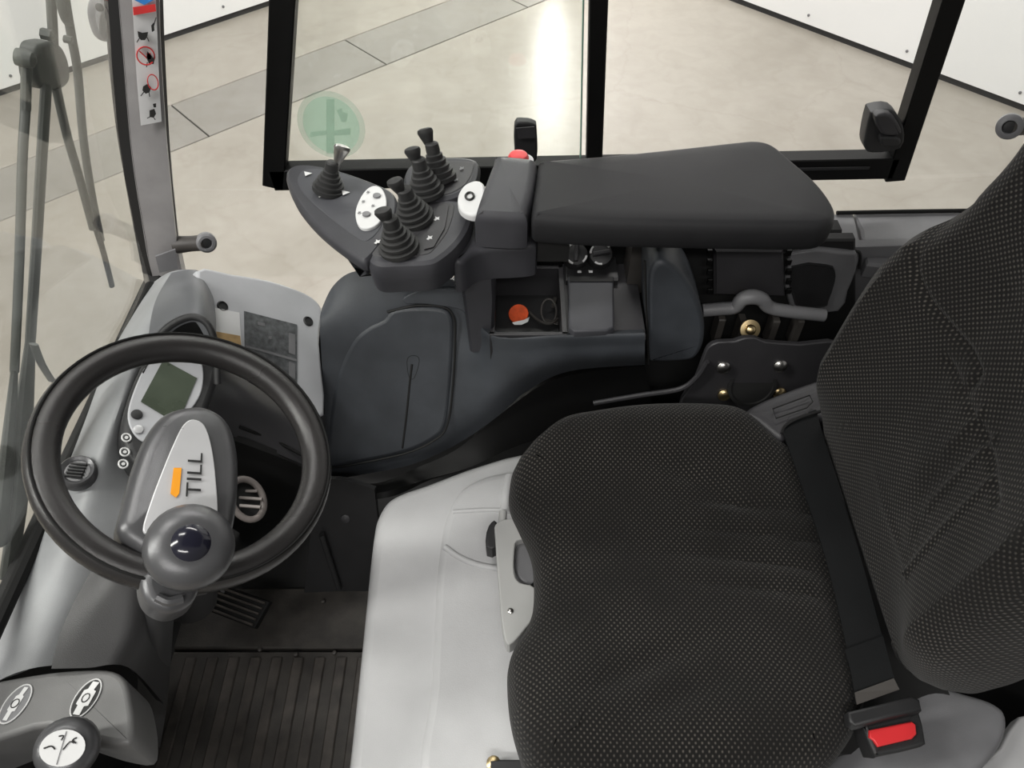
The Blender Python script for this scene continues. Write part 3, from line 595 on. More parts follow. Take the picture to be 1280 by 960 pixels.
flat('orange_bar', [(-0.3665,0.477,0.7825),(-0.3597,0.4795,0.7791),(-0.3553,0.4496,0.7744),(-0.357,0.4443,0.7749),(-0.3627,0.4472,0.7782)], HN, M_orange, hub, .0006)
# spinner knob
kc = V([(-0.3246,0.3833,0.7787)][0])
kn = lathe('spinner_knob', [(.010, -.046), (.016, -.04), (.026, -.028), (.038, -.016), (.0435, -.004), (.043, .006), (.037, .0155), (.025, .0205), (.0195, .021)], kc, (.42, -.25, .87), M_hub, sw, 32)
KA = V((.42, -.25, .87)).normalized()
lathe('knob_cap', [(.0192, .016), (.0185, .021), (.0145, .0245), (.008, .0266), (.002, .0272)], kc, KA, M_lens, kn, 28)
cb = [(-0.353,0.3589,0.7328)][0]
puffy('knob_clamp', [(-0.3715,0.3638,0.7635),(-0.3591,0.3748,0.7577),(-0.3396,0.3748,0.7474),(-0.3221,0.3656,0.7373),(-0.3247,0.3446,0.737),(-0.3396,0.3312,0.7439),(-0.3563,0.3337,0.753),(-0.3671,0.3458,0.7597)], HN, rprof(.034, .010), M_hub, kn, k=4)
tube('clamp_shine_bead', [(-0.3534,0.3415,0.7544),(-0.3434,0.3391,0.7488),(-0.3325,0.345,0.7435)], .005, M_hub, kn, n=8)  # added bead standing in for the shine on the clamp

# ------------------------------------------------------------------ lower left switch plate and lever
sp = thing('switch_plate', (-.55, .30, .40), 'dark grey ledge with two oval badges below the dashboard', 'panel')
M_ledge = mat('ledge_grey', (.14, .139, .138), .42, bump=.2, bscale=900)
plb = puffy('plate', [(-0.7076,0.3502,0.47),(-0.6617,0.3624,0.47),(-0.6037,0.3728,0.47),(-0.5532,0.3769,0.47),(-0.5212,0.3749,0.47),(-0.5004,0.3624,0.47),(-0.4849,0.3372,0.47),(-0.4724,0.308,0.47),(-0.4707,0.2846,0.47),(-0.5116,0.2892,0.47),(-0.5769,0.3052,0.47),(-0.63,0.2901,0.47),(-0.674,0.2791,0.47)], UP, rprof(.09, .007), M_ledge, sp, k=3)
def badge(c, a, b, k):
    c = V(c)
    r = tube('badge_ring', ellipse(c, a, b, 26), .0011, M_white, plb, n=6, k=0, closed=True)
    return c
for px, dx in (([(-0.6279,0.3321,0.4705)][0], -1), ([(-0.5413,0.339,0.4705)][0], 1)):
    c = V(px); a = V((.014, -.002, 0)); b = V((.006, .024, 0))
    bd = flat('badge', ellipse(c+V((0, 0, .0005)), a, b, 26), UP, M_trim if dx < 0 else M_inkblack, sp, .0006)
    tube('badge_ring', ellipse(c+V((0, 0, .001)), a, b, 26), .0010, M_white, bd, n=6, k=0, closed=True)
    wm = .35 if dx < 0 else .55
    flat('badge_mark', [c+V((0, 0, .0016))+a*x*wm+b*y for x, y in ((-.5, -.85), (.6, -.85), (.5, -.4), (1.1, -.35), (1.0, .4), (.5, .45), (.7, .85), (-.4, .85), (-.5, .45), (-1, .35), (-1, -.35), (-.6, -.4))], UP, M_white, bd, .0005)
    tube('badge_symbol', ellipse(c+V((0, 0, .0025)), a*.3, b*.22, 14), .0007, M_inkblack, bd, n=5, k=0, closed=True)
box('under_tray', (-.72, .12, .33), (-.50, .24, .37), M_black, sp)
lv = thing('direction_lever', [(-0.5698,0.285,0.4)][0], 'dark rounded lever knob with white pictogram disc beside the switch plate', 'lever')
kc2 = V([(-0.5127,0.2632,0.53)][0]); KX = V((.25, -.25, .93)).normalized()
lathe('knob', [(.012, -.075), (.018, -.06), (.030, -.035), (.0345, -.012), (.033, .002), (.027, .010), (.020, .0125)], kc2, KX, M_hub, lv, 28)
tube('stem', [kc2-KX*.07, kc2-KX*.14], .009, M_black, lv, k=1)
e1 = KX.cross(V((0, 1, 0))).normalized()*-.0235; e2 = KX.cross(e1).normalized()*.019
if e2.y < 0: e2 = -e2
kd = flat('knob_disc', ellipse(kc2+KX*.0135, e1, e2, 28), KX, M_white, lv, .001)
def dl(x, y): return kc2+KX*.0152+e1*x+e2*y
flat('disc_mark', [dl(-.05, -.9), dl(-.02, -.9), dl(-.02, .9), dl(-.05, .9)], KX, M_trim, kd, .0004)
for pts in ([(-.8, -.1), (-.5, .05), (-.3, -.1)], [(-.3, .6), (-.1, .65), (-.15, .4)], [(.05, -.1), (.25, .35), (.45, .3)], [(.5, .6), (.35, .45), (.55, .3)]):
    tube('disc_mark', [dl(*p) for p in pts], .0008, M_inkblack, kd, n=5, k=3)

# ------------------------------------------------------------------ floor mat, pedal
fm = thing('floor_mat', (-.4, .45, 0), 'black ribbed rubber floor mat in the footwell', 'floor mat')
plate('mat_sheet', [(-.66, .05, .0), (-.235, .05, .0), (-.235, .588, .0), (-.66, .588, .0)], UP, .012, M_mat, fm, .003)
for i in range(10):
    x = -.62+.0415*i
    bar('rib', (x, .06, .002), (x, .574, .002), .021, .007, UP, M_matd, fm, .0025)
plate('front_sheet', [(-.66, .594, .002), (-.235, .594, .002), (-.235, .72, .002), (-.66, .72, .002)], UP, .012, M_mat, fm, .003)
tube('emboss', [(-.265, .61, .003), (-.265, .69, .003), (-.285, .69, .003), (-.285, .61, .003)], .003, M_matd, fm, n=6, k=1, closed=True)
for q in [(-0.3826,0.6883,0.006),(-0.4177,0.5797,0.006),(-0.4894,0.5892,0.006),(-0.3439,0.5829,0.006)]: lathe('stud', [(.004, -.002), (.004, .003), (.002, .004)], q, UP, M_mech, fm, 8)
bar('edge_strip', (-.238, .05, .006), (-.246, .70, .006), .022, .012, UP, M_satin, fm, .003)
lathe('edge_notch', [(.024, 0), (.024, .008), (.018, .010)], [(-0.2627,0.4728,0.004)][0], UP, M_deep, fm, 20)
pe = thing('pedal', (-.5, .65, 0), 'black ribbed foot pedal above the footwell mat', 'pedal')
PQ = [V(p) for p in [(-0.566,0.6735,0.12),(-0.453,0.6347,0.12),(-0.4768,0.5906,0.1),(-0.5883,0.6313,0.1)]]
PNm = (PQ[1]-PQ[0]).cross(PQ[3]-PQ[0]).normalized(); PNm = PNm if PNm.z > 0 else -PNm
puffy('pad', PQ, PNm, rprof(.014, .003), M_rubber, pe, k=0)
for i in range(5):
    f_ = (i+.5)/5; a = PQ[0].lerp(PQ[3], f_).lerp(PQ[1].lerp(PQ[2], f_), .05)+PNm*.002; b = PQ[0].lerp(PQ[3], f_).lerp(PQ[1].lerp(PQ[2], f_), .95)+PNm*.002
    bar('tread', a, b, .004, .006, (.35, -.25, .9), M_matd, pe, .001)
tube('pedal_arm', [(-.50, .63, .09), (-.56, .67, .12), (-.62, .70, .25)], .012, M_black, pe, n=8)
# side kick panel right of the footwell
kp = thing('kick_panel', (-.3, .78, 0), 'black kick panel between the footwell and the side console', 'panel')
patch('panel', [[(-0.3705,0.8056,0.27),(-0.3137,0.8056,0.27),(-0.2566,0.7909,0.26)], [(-0.3947,0.7618,0.14),(-0.3284,0.7583,0.14),(-0.2568,0.7499,0.13)], [(-0.4264,0.7086,0),(-0.3449,0.7121,0),(-0.2529,0.7121,0)]], M_black, kp, .01, 5, inward=(0, 1, -.3))
lathe('bolt', [(.009, 0), (.009, .003), (.004, .005)], [(-0.3202,0.7744,0.185)][0], (0, -.85, .5), M_char, kp, 14)
bar('panel_edge', [(-0.3677,0.7539,0.16)][0], [(-0.3512,0.7111,0.02)][0], .010, .012, (0, -.8, .5), M_black, kp)

# ------------------------------------------------------------------ seat box
sb = thing('seat_box', (.1, .45, 0), 'light grey moulded seat box under the seat', 'seat base')
def sbd(v):
    return v
puffy('shell', [(-.236, -.02, .27), (-.238, .20, .27), (-.243, .45, .27), (-.248, .62, .27), (-.249, .70, .27), (-.246, .735, .27), (-.232, .766, .27), (-.205, .786, .27), (-.16, .805, .27), (-.06, .85, .27), (.05, .88, .27), (.30, .89, .27), (.62, .89, .27), (.64, .60, .27), (.64, .05, .27), (.60, -.04, .27), (.2, -.05, .27), (-.2, -.05, .27)],
      UP, [(.0, -.28), (.0, -.04), (.002, -.022), (.007, -.009), (.016, -.001), (.022, .0)], M_seatbox, sb, k=4)
lid = puffy('lid', [(-0.1219,0.285,0.282),(-0.122,0.4185,0.282),(-0.1248,0.5755,0.282),(-0.1222,0.6648,0.282),(-0.1141,0.7208,0.282),(-0.0879,0.7765,0.282),(-0.0297,0.8082,0.282),(0.0596,0.8154,0.282),(0.1775,0.7976,0.282),(0.1354,0.285,0.282),(0,0.2646,0.282)], UP, [(0, -.012), (0, -.001), (.003, .002), (.012, .003)], M_seatbox, sb, k=4)
tube('raised_bead', [(-0.1161,0.6575,0.284),(-0.0875,0.6361,0.284),(-0.0488,0.6211,0.284),(0,0.6151,0.284)], .006, M_seatbox, lid, n=10)
tube('raised_bead', [(-0.1057,0.7272,0.285),(-0.0572,0.7306,0.285),(-0.0215,0.7306,0.285),(0,0.7272,0.285)], .0045, M_seatbox, lid, n=8)
tube('raised_bead', [(-0.0114,0.726,0.287),(-0.0087,0.7681,0.287),(-0.003,0.8013,0.287)], .010, M_seatbox, lid, n=10)
lathe('bolt', [(.010, 0), (.010, .006), (.005, .009)], [(-0.026,0.3064,0.3)][0], UP, M_brass, sb, 12)
box('bolt_bracket', (-.03, .27, .284), (.10, .31, .31), M_black, sb)
# adjustment handle
ah = thing('seat_adjuster', [(0,0.6003,0.29)][0], 'pale grey seat adjustment handle in front of the cushion', 'handle')
puffy('handle', [(-0.0274,0.6329,0.36),(-0.0278,0.6567,0.36),(-0.0133,0.6674,0.36),(0.0106,0.6689,0.36),(0.0265,0.6628,0.36),(0.0343,0.6507,0.36),(0.0261,0.6329,0.36),(0.0078,0.627,0.36),(0.0039,0.6067,0.36),(0.0038,0.5702,0.36),(0.0125,0.5538,0.36),(0.0349,0.5457,0.36),(0.0391,0.5089,0.36),(0.018,0.476,0.36),(-0.0035,0.454,0.36),(-0.0132,0.4735,0.36),(-0.0198,0.5377,0.36)], UP, rprof(.03, .0025), M_handle, ah, k=3)
lathe('rivet', [(.0045, 0), (.0045, .002), (.002, .004)], [(-0.0024,0.5063,0.36)][0], UP, M_chrome, ah, 14)
puffy('lock', [(-0.0426,0.6534,0.345),(-0.0349,0.6718,0.345),(-0.0255,0.6718,0.345),(-0.0236,0.6266,0.345),(-0.0419,0.6237,0.345)], UP, rprof(.03, .004), M_black, ah, k=2)
puffy('catch', [(0.0052,0.6237,0.345),(0.0158,0.6384,0.345),(0.037,0.6384,0.345),(0.0381,0.564,0.345),(0.0178,0.5613,0.345),(0.0051,0.5835,0.345)], UP, rprof(.03, .004), M_trim, ah, k=2)
tube('stop_pin', [(-0.016,0.6642,0.35),(-0.0149,0.6874,0.35)], .007, M_handle, ah, k=1)

# ------------------------------------------------------------------ seat
se = thing('driver_seat', (.30, .56, .28), 'black dotted fabric driver seat with contoured cushion and winged backrest', 'seat')
def gs(x, c, w): return math.exp(-((x-c)/w)**2)
def cdisp(v):
    w = max(0, min(1, (v.z-.40)/.05))
    x, y = v.x, v.y
    d = .030*gs(y, .78, .07)+.022*gs(y, .30, .08)-.012*gs(y, .55, .14)*(1 if x > .05 else .6)
    d += .012*gs(x, .06, .05)-.02*gs(x, .50, .06)
    for i, yy in enumerate((.50, .545, .59, .64)):           # pulled creases towards the rear
        d -= .008*gs(y, yy+.01*math.sin(9*x), .009)*max(0, min(1, (x-.20)/.15))
    d -= .011*gs(y-.45*(x-.10), .35, .018)*gs(x, .17, .07)+.009*gs(y-.45*(x-.10), .29, .016)*gs(x, .20, .07)
    d -= .010*gs(y+.55*(x-.25), .70, .02)*gs(x, .30, .08)
    return Vector((x, y, v.z+d*w))
puffy('cushion', [(0.0013,0.7293,0.435),(-0.0052,0.6948,0.435),(-0.0025,0.6616,0.435),(0.0124,0.6237,0.435),(0.029,0.5792,0.435),(0.0331,0.5394,0.435),(0.0311,0.4952,0.435),(0.0203,0.459,0.435),(0.0044,0.4335,0.435),(-0.0055,0.4076,0.435),(-0.0064,0.3751,0.435),(-0.0021,0.3338,0.435),(0.0081,0.2945,0.435),(0.0238,0.2591,0.435),(0.0588,0.2438,0.435),(0.1562,0.2376,0.435),(0.2541,0.2393,0.435),(0.3551,0.2528,0.435),(0.3983,0.2664,0.435),(0.4636,0.3338,0.435),(0.5073,0.4301,0.435),(0.5222,0.5265,0.435),(0.5266,0.6352,0.435),(0.5153,0.7182,0.435),(0.4761,0.7552,0.435),(0.4385,0.7835,0.435),(0.4183,0.8161,0.435),(0.3918,0.8426,0.435),(0.3562,0.8534,0.435),(0.2939,0.8571,0.435),(0.2235,0.8534,0.435),(0.1526,0.8391,0.435),(0.0891,0.8161,0.435),(0.0431,0.7801,0.435),(0.0186,0.7536,0.435)], UP,
      [(.03, -.10), (.010, -.085), (.0, -.05), (.002, -.025), (.010, -.004), (.022, .010), (.040, .020), (.07, .026)], M_cush, se, cap=.008, k=6, disp=cdisp, uvf=lambda v, h: (v.x-max(0, -h-.0)*(1 if v.x < .25 else -1)*(abs(v.y-.54) < .2), v.y+max(0, -h)*(1 if v.y > .54 else -1)*(abs(v.y-.54) >= .2)), rings=[.96, .92, .88, .84, .8, .76, .72, .68, .64, .6, .56, .52, .48, .44, .4, .36, .32, .28, .24, .2, .16, .12, .08, .04])
box('suspension', (.06, .30, .275), (.62, .84, .36), M_deep, se)
# backrest: outline in the y/z plane, front face towards -x
yc = .575
half = [(.15, .43), (.205, .445), (.235, .49), (.246, .56), (.246, .64), (.247, .72), (.243, .79), (.228, .85), (.195, .91), (.176, .97), (.172, 1.06), (.165, 1.16), (.14, 1.24), (.08, 1.28)]
out = [(yc+h, z) for h, z in half]+[(yc-h, z) for h, z in reversed(half)]
def bx_(z): return .520+.10*(z-.45)
def pdist(y, z, P):
    best = 9
    for (a, b), (c, e) in zip(P, P[1:]):
        L2 = (c-a)**2+(e-b)**2; t = max(0, min(1, ((y-a)*(c-a)+(z-b)*(e-b))/L2))
        best = min(best, math.hypot(y-a-t*(c-a), z-b-t*(e-b)))
    return best
def yz(P, k=5): return [(p.y, p.z) for p in spline(P, k)]
SEAM = yz([(0.52,0.7431,0.9305),(0.52,0.7558,0.8837),(0.52,0.7459,0.8415),(0.52,0.7086,0.8188),(0.52,0.6623,0.8117),(0.52,0.6102,0.8108),(0.52,0.5883,0.8003),(0.52,0.5883,0.7334),(0.52,0.6003,0.6419),(0.52,0.5982,0.5887)], 4)
SEAM2 = yz([(0.545,0.6395,0.7791),(0.545,0.5539,0.7765),(0.545,0.4857,0.7777),(0.545,0.4332,0.78)], 3)
FLUTES = [yz(q, 2) for q in ([(0.52,0.5941,0.5851),(0.52,0.5922,0.6619),(0.52,0.5865,0.7435),(0.52,0.5862,0.7813)], [(0.52,0.5424,0.5861),(0.52,0.5492,0.6555),(0.52,0.5491,0.7447),(0.52,0.5505,0.7881)], [(0.52,0.4966,0.5867),(0.52,0.5069,0.6626),(0.52,0.5102,0.7428),(0.52,0.5103,0.7887)], [(0.52,0.4525,0.5913),(0.52,0.4628,0.6805),(0.52,0.4674,0.7739)])]
FLEND = yz([(0.52,0.5966,0.5813),(0.52,0.5538,0.5676),(0.52,0.5031,0.571),(0.52,0.4517,0.5906)], 2)
def bdisp(v):
    x, y, z = v
    w = max(0, min(1, (.06-(x-bx_(z)))/.05))
    s = abs(y-yc); up = max(0, min(1, (z-.45)/.17)); up = up*up*(3-2*up)
    d = (.002+.055*up)*max(0, min(1, (s-.05)/.15))**1.3*(1-.35*max(0, min(1, (z-.80)/.2)))-.002*(1-up)
    d += .014*gs(z, .64, .12)*gs(s, 0, .12)
    ym = y
    d -= .006*gs(pdist(ym, z, SEAM), 0, .006)+.0045*gs(pdist(ym, z, SEAM2), 0, .006)-.003*gs(pdist(ym, z, FLEND), 0, .005)
    if z > .9: d += .010*max(0, min(1, (z-.9)/.06))
    if True:
        for F_ in FLUTES: d += .004*gs(pdist(ym, z, F_), 0, .0055)
    return Vector((x-d*w, y, z))
def buv(v, h):
    s = v.y-yc; a = abs(s); e = max(0, a-.07)
    return (math.copysign(a+.10*e+max(0, -h), s) if abs(v.z-.45) > .02 else s, v.z)
bp_ = spline([(bx_(z), y, z) for y, z in out], 9, True)
puffy('backrest', bp_, (-1, 0, .10), [(.03, -.10), (.008, -.085), (0, -.055), (.003, -.03), (.012, -.008), (.028, .008), (.045, .015)], M_cush, se, raw=True, k=0, cap=.0, disp=bdisp, uvf=buv,
      rings=[1-.02*i for i in range(1, 50)])
# grey plastic skirt under the backrest, on the near side
puffy('side_skirt', [(0.3999,0.2711,0.36),(0.4375,0.3037,0.36),(0.4913,0.3387,0.36),(0.5484,0.3776,0.36),(0.6,0.3955,0.36),(0.6471,0.3843,0.36),(0.6813,0.371,0.36),(0.6904,0.3526,0.36),(0.6727,0.321,0.36),(0.633,0.2877,0.36),(0.5764,0.2567,0.36),(0.4866,0.2379,0.36),(0.4206,0.2426,0.36)], UP, rprof(.07, .012), M_trim, se, cap=.004, k=4)
puffy('rear_cover', [(0.6452,0.296,0.3),(0.6976,0.3276,0.3),(0.7453,0.3716,0.3),(0.8072,0.366,0.3),(0.7576,0.2606,0.3),(0.6478,0.2606,0.3)], UP, rprof(.028, .006), M_seatbox, se, k=2)

# seat belt
be = thing('seat_belt', [(0.481,0.5138,0.46)][0], 'black lap belt lying across the rear of the seat cushion', 'seat belt')
Lb = [(0.4418,0.7852,0.47),(0.4391,0.7226,0.484),(0.4452,0.6586,0.478),(0.4523,0.5466,0.47),(0.4464,0.4474,0.474),(0.4387,0.3705,0.476),(0.4357,0.3323,0.47)]
Rb = [(0.5072,0.8084,0.475),(0.4979,0.7386,0.488),(0.4984,0.6619,0.484),(0.4993,0.5422,0.478),(0.4925,0.4438,0.482),(0.4878,0.3779,0.484),(0.4924,0.3474,0.478)]
patch('webbing', [Lb, Rb], M_web, be, .003, 6, inward=(0, 0, -1))
patch('webbing_fold', [[(0.4366,0.398,0.481),(0.4355,0.3662,0.482),(0.4337,0.3322,0.476)], [(0.4888,0.4131,0.489),(0.4858,0.3756,0.49),(0.488,0.3473,0.484)]], M_web, be, .003, 4, inward=(0, 0, -1))
flat('stitch_band', [(0.4325,0.342,0.482),(0.4849,0.3579,0.488),(0.4894,0.3453,0.484),(0.432,0.328,0.48)], UP, M_mech, be, .001)
tg = puffy('tongue', [(0.4167,0.3186,0.485),(0.4571,0.3273,0.485),(0.5007,0.338,0.485),(0.511,0.3331,0.485),(0.5093,0.3196,0.485),(0.4658,0.311,0.485),(0.4213,0.3006,0.485),(0.4151,0.3062,0.485)], UP, rprof(.016, .004), M_black, be, k=0, ang=60)
bk = thing('belt_buckle', [(0.5037,0.3045,0.4)][0], 'black belt buckle with a red release button on the near seat edge', 'buckle')
puffy('housing', [(0.4365,0.308,0.47),(0.4414,0.3109,0.47),(0.5059,0.3244,0.47),(0.5127,0.3205,0.47),(0.509,0.2901,0.47),(0.5008,0.2809,0.47),(0.4465,0.27,0.47),(0.4393,0.2718,0.47)], (-.1, -.3, 1), rprof(.045, .005), M_black, bk, k=2)
puffy('release_button', [(0.441,0.2989,0.475),(0.4968,0.3093,0.475),(0.5005,0.3055,0.475),(0.4976,0.2943,0.475),(0.4898,0.2887,0.475),(0.4457,0.2795,0.475),(0.4422,0.2868,0.475),(0.4384,0.2905,0.475)], (-.1, -.3, 1), rprof(.008, .002), M_red, bk, k=0)
br = thing('belt_retractor', [(0.496,0.873,0.4)][0], 'dark grey belt retractor cover between seat cushion and backrest', 'belt retractor')
rc = puffy('cover', [(0.3869,0.8021,0.47),(0.4116,0.8246,0.47),(0.4728,0.8548,0.47),(0.5385,0.8803,0.47),(0.559,0.8693,0.47),(0.5395,0.7987,0.47),(0.5044,0.7818,0.47),(0.4562,0.757,0.47),(0.4348,0.7489,0.47),(0.417,0.7685,0.47),(0.4034,0.7852,0.47)], (-.2, -.35, 1), rprof(.05, .010), M_char, br, cap=.004, k=4)
tube('cover_seam', [(0.4324,0.8044,0.482),(0.5009,0.8339,0.482),(0.5027,0.8199,0.482),(0.4886,0.8061,0.482),(0.4331,0.7841,0.482)], .0012, M_deep, rc, n=6, k=1, closed=True)
tube('belt_slot', [(0.4378,0.7574,0.476),(0.4472,0.7722,0.478),(0.4739,0.7873,0.48),(0.5107,0.7993,0.482)], .0025, M_deep, rc, n=6)

# ------------------------------------------------------------------ side console
co = thing('side_console', (.0, 1.0, .0), 'dark slate moulded side console with an access lid right of the seat', 'console')
NF = (0, -.918, .397)
g = [[(-0.3433,1.011,0.5138),(-0.3176,1.024,0.5561),(-0.2791,1.026,0.5872),(-0.2213,1.019,0.5967),(-0.1377,1.008,0.5943),(-0.0832,0.999,0.5745),(-0.0384,0.9267,0.5334),(0.0819,0.9223,0.5359),(0.2262,0.9241,0.5399)],
     [(-0.3408,0.9695,0.5063),(-0.3039,0.9755,0.5202),(-0.2532,0.9814,0.5339),(-0.1971,0.9802,0.5312),(-0.1339,0.9785,0.5271),(-0.0822,0.9725,0.5132),(-0.033,0.9232,0.5252),(0.0821,0.9194,0.5291),(0.2268,0.9212,0.5332)],
     [(-0.3489,0.9126,0.3749),(-0.3102,0.9192,0.3901),(-0.2492,0.9289,0.4126),(-0.1824,0.9353,0.4274),(-0.131,0.9385,0.4347),(-0.072,0.9389,0.4557),(-0.0139,0.9197,0.497),(0.0858,0.9195,0.5092),(0.2293,0.9219,0.5147)],
     [(-0.3564,0.8555,0.2426),(-0.293,0.8619,0.2575),(-0.222,0.8718,0.2804),(-0.1593,0.8843,0.3094),(-0.105,0.8993,0.344),(-0.0518,0.9098,0.3783),(0.0072,0.9158,0.4275),(0.092,0.9213,0.4705),(0.2343,0.925,0.479)],
     [(-0.3649,0.863,0.1845),(-0.2835,0.859,0.213),(-0.2029,0.8629,0.2347),(-0.1404,0.8812,0.2518),(-0.0809,0.903,0.2771),(-0.023,0.9219,0.3207),(0.0304,0.9495,0.3592),(0.1083,0.9654,0.3961),(0.2487,0.9706,0.4082)]]
patch('console_shell', g, M_blue, co, .02, 6, inward=(0, 1, -.4))
ld = puffy('access_lid', [(-0.2258,0.9739,0.5217),(-0.2076,0.9811,0.5382),(-0.168,0.9834,0.5436),(-0.1233,0.9823,0.5409),(-0.107,0.9763,0.5272),(-0.1054,0.9619,0.4938),(-0.113,0.9243,0.4068),(-0.1264,0.8911,0.3302),(-0.1519,0.8788,0.3016),(-0.2068,0.8676,0.2758),(-0.3086,0.8577,0.2528),(-0.3525,0.8548,0.2462),(-0.3516,0.8704,0.2823),(-0.3228,0.9243,0.4068),(-0.2863,0.9558,0.4796),(-0.2552,0.9679,0.5078)], NF, [(0, -.01), (0, .0), (.002, .002), (.006, .003)], M_blue, co, k=4)
tube('lid_gap', [(-0.2189,0.9791,0.5362),(-0.1676,0.9831,0.5478),(-0.1202,0.9819,0.5451),(-0.1027,0.9748,0.5287),(-0.101,0.9604,0.4953),(-0.1085,0.9215,0.4055),(-0.1218,0.8884,0.3288),(-0.1489,0.8753,0.2987),(-0.2053,0.8641,0.2728),(-0.3086,0.8542,0.2498),(-0.3525,0.8513,0.2432)], .0022, M_deep, co, n=6, k=5)
tube('lid_strap', [(-0.1809,0.9387,0.4453),(-0.1875,0.9228,0.4084),(-0.1973,0.8965,0.3476),(-0.2091,0.8691,0.2842)], .0025, M_deep, ld, n=6)
puffy('finger_pull', [(-0.1909,0.9414,0.4488),(-0.1844,0.9464,0.4604),(-0.17,0.9464,0.4604),(-0.1663,0.9414,0.4488),(-0.1767,0.9287,0.4195),(-0.1884,0.9287,0.4195)], NF, [(0, -.004), (.001, .0025), (.004, .001)], M_deep, ld, k=3)
puffy('moulded_step', [(-0.1865,0.9827,0.567),(-0.1512,0.9884,0.5803),(-0.0935,0.9884,0.5803),(-0.0801,0.9827,0.567),(-0.0809,0.971,0.5401),(-0.0946,0.9745,0.5482),(-0.1525,0.978,0.5563),(-0.183,0.978,0.5563)], NF, rprof(.02, .002), M_blue, co, k=3)
lathe('screw_cover', [(.012, -.002), (.012, .0015), (.008, .002)], [(-0.0412,0.9257,0.4051)][0], NF, M_blue, co, 16)
# lower dark skirt that closes the console towards the seat box
patch('console_skirt', [[(-0.3653,0.8615,0.181),(-0.2689,0.8481,0.1954),(-0.1883,0.8641,0.2248),(-0.1098,0.8909,0.2491),(-0.031,0.9262,0.3054),(0.0611,0.9621,0.3632),(0.1515,0.9728,0.3879),(0.2508,0.9767,0.3971)],
    [(-0.3623,0.85,0.1609),(-0.2488,0.79,0.2506),(-0.1713,0.84,0.2188),(-0.0859,0.86,0.2307),(0,0.9,0.2419),(0.0955,0.93,0.2547),(0.1925,0.95,0.2549),(0.29,0.96,0.2551)]], M_satin, co, .012, 5, inward=(0, 1, -.2))
puffy('support_column', [(-.088, 0, .70), (-.03, 0, .70), (-.027, 0, .60), (-.034, 0, .478), (-.075, 0, .474), (-.08, 0, .58)], (0, -1, 0), [(0, -1.06), (0, -.945), (.006, -.938)], M_pod, co, k=0)
box('console_back', (-.06, 1.125, .30), (.60, 1.16, .60), M_deep, co)
puffy('end_cover', [(0.2338,0.955,0.5401),(0.223,0.955,0.6314),(0.228,0.955,0.6619),(0.2435,0.955,0.6702),(0.268,0.955,0.6536),(0.296,0.955,0.6192),(0.3182,0.955,0.5778),(0.3357,0.955,0.5285),(0.3427,0.955,0.4763),(0.3333,0.955,0.4405),(0.3011,0.955,0.4318),(0.2644,0.955,0.4318),(0.2483,0.955,0.4426)], (0, -1, .0), rprof(.09, .009, 4), M_blue, co, k=4)
tube('end_gap', [(0.2125,0.955,0.6719),(0.2214,0.955,0.6139),(0.2364,0.955,0.5207),(0.2517,0.955,0.4275)], .002, M_deep, co, n=6)

# storage tray unit on the console
tr = thing('storage_tray', [(0.0307,1.081,0.46)][0], 'open black storage tray in the side console below the armrest', 'tray')
Zt = .535
(x0, y1), (x1, y0) = [p[:2] for p in [(-0.0342,1.103,0.535),(0.0904,0.929,0.535)]]
x2 = [(0.2299,1.001,0.535)][0][0]
h = .004
box('tray_floor', (x0, y0, Zt-.075), (x1, y1, Zt-.069), M_black, tr)
for lo, hi in (((x0-h, y0-h, Zt-.075), (x1+h, y0+h, Zt)), ((x0-h, y1-h, Zt-.075), (x1+h, y1+h, Zt)), ((x0-h, y0-h, Zt-.075), (x0+h, y1+h, Zt)), ((x1-h, y0-h, Zt-.075), (x1+h, y1+h, Zt))):
    box('tray_wall', lo, hi, M_char, tr, .002)
box('unit_body', (x1+h, y0-h, Zt-.045), (x2, y1+.02, Zt-.006), M_char, tr, .006)
hp = puffy('switch_cover', [(0.1015,1.061,0.548),(0.1841,1.061,0.548),(0.1742,0.9314,0.548),(0.1599,0.9218,0.548),(0.1056,0.9198,0.548),(0.0967,0.9314,0.548)], UP, rprof(.014, .004), M_podplate, tr, k=0)
flat('cover_step', [(0.1041,1.057,0.5495),(0.1822,1.057,0.5495),(0.1811,1.044,0.5495),(0.1035,1.044,0.5495)], UP, M_deep, hp, .0006)
for q in [(0.1192,1.068,0.5495),(0.1395,1.068,0.5495)]: flat('print_mark', [V(q)+V(d) for d in ((0, 0, 0), (.007, 0, 0), (.007, .006, 0), (0, .006, 0))], UP, M_white, hp, .0004)
box('knob_base', ([(0.098,1.115,0.55)][0][0], y1-.045, Zt-.05), ([(0.193,1.115,0.55)][0][0], y1+.02, Zt+.008), M_black, tr, .004)
for q, a in (([(0.1162,1.092,0.572)][0], .6), ([(0.1612,1.092,0.572)][0], -.7)):
    q = V(q); ax = V((0, -.55, .83)).normalized()
    k_ = lathe('rotary_knob', [(.022, -.03), (.022, .0), (.020, .004), (.013, .006)], q, ax, M_black, tr, 24)
    u = ax.orthogonal().normalized(); w = ax.cross(u)
    d = u*math.cos(a)+w*math.sin(a)
    bar('pointer', q+ax*.009-d*.015, q+ax*.009+d*.015, .008, .012, ax, M_char, k_, .002)
    for b0 in (.5, 2.2, 3.9):
        arc = [q+ax*.0045+(u*math.cos(b0+a+.12*j)+w*math.sin(b0+a+.12*j))*.0188 for j in range(7)]
        tube('dial_mark', arc, .0020, M_white, k_, n=6, k=1)
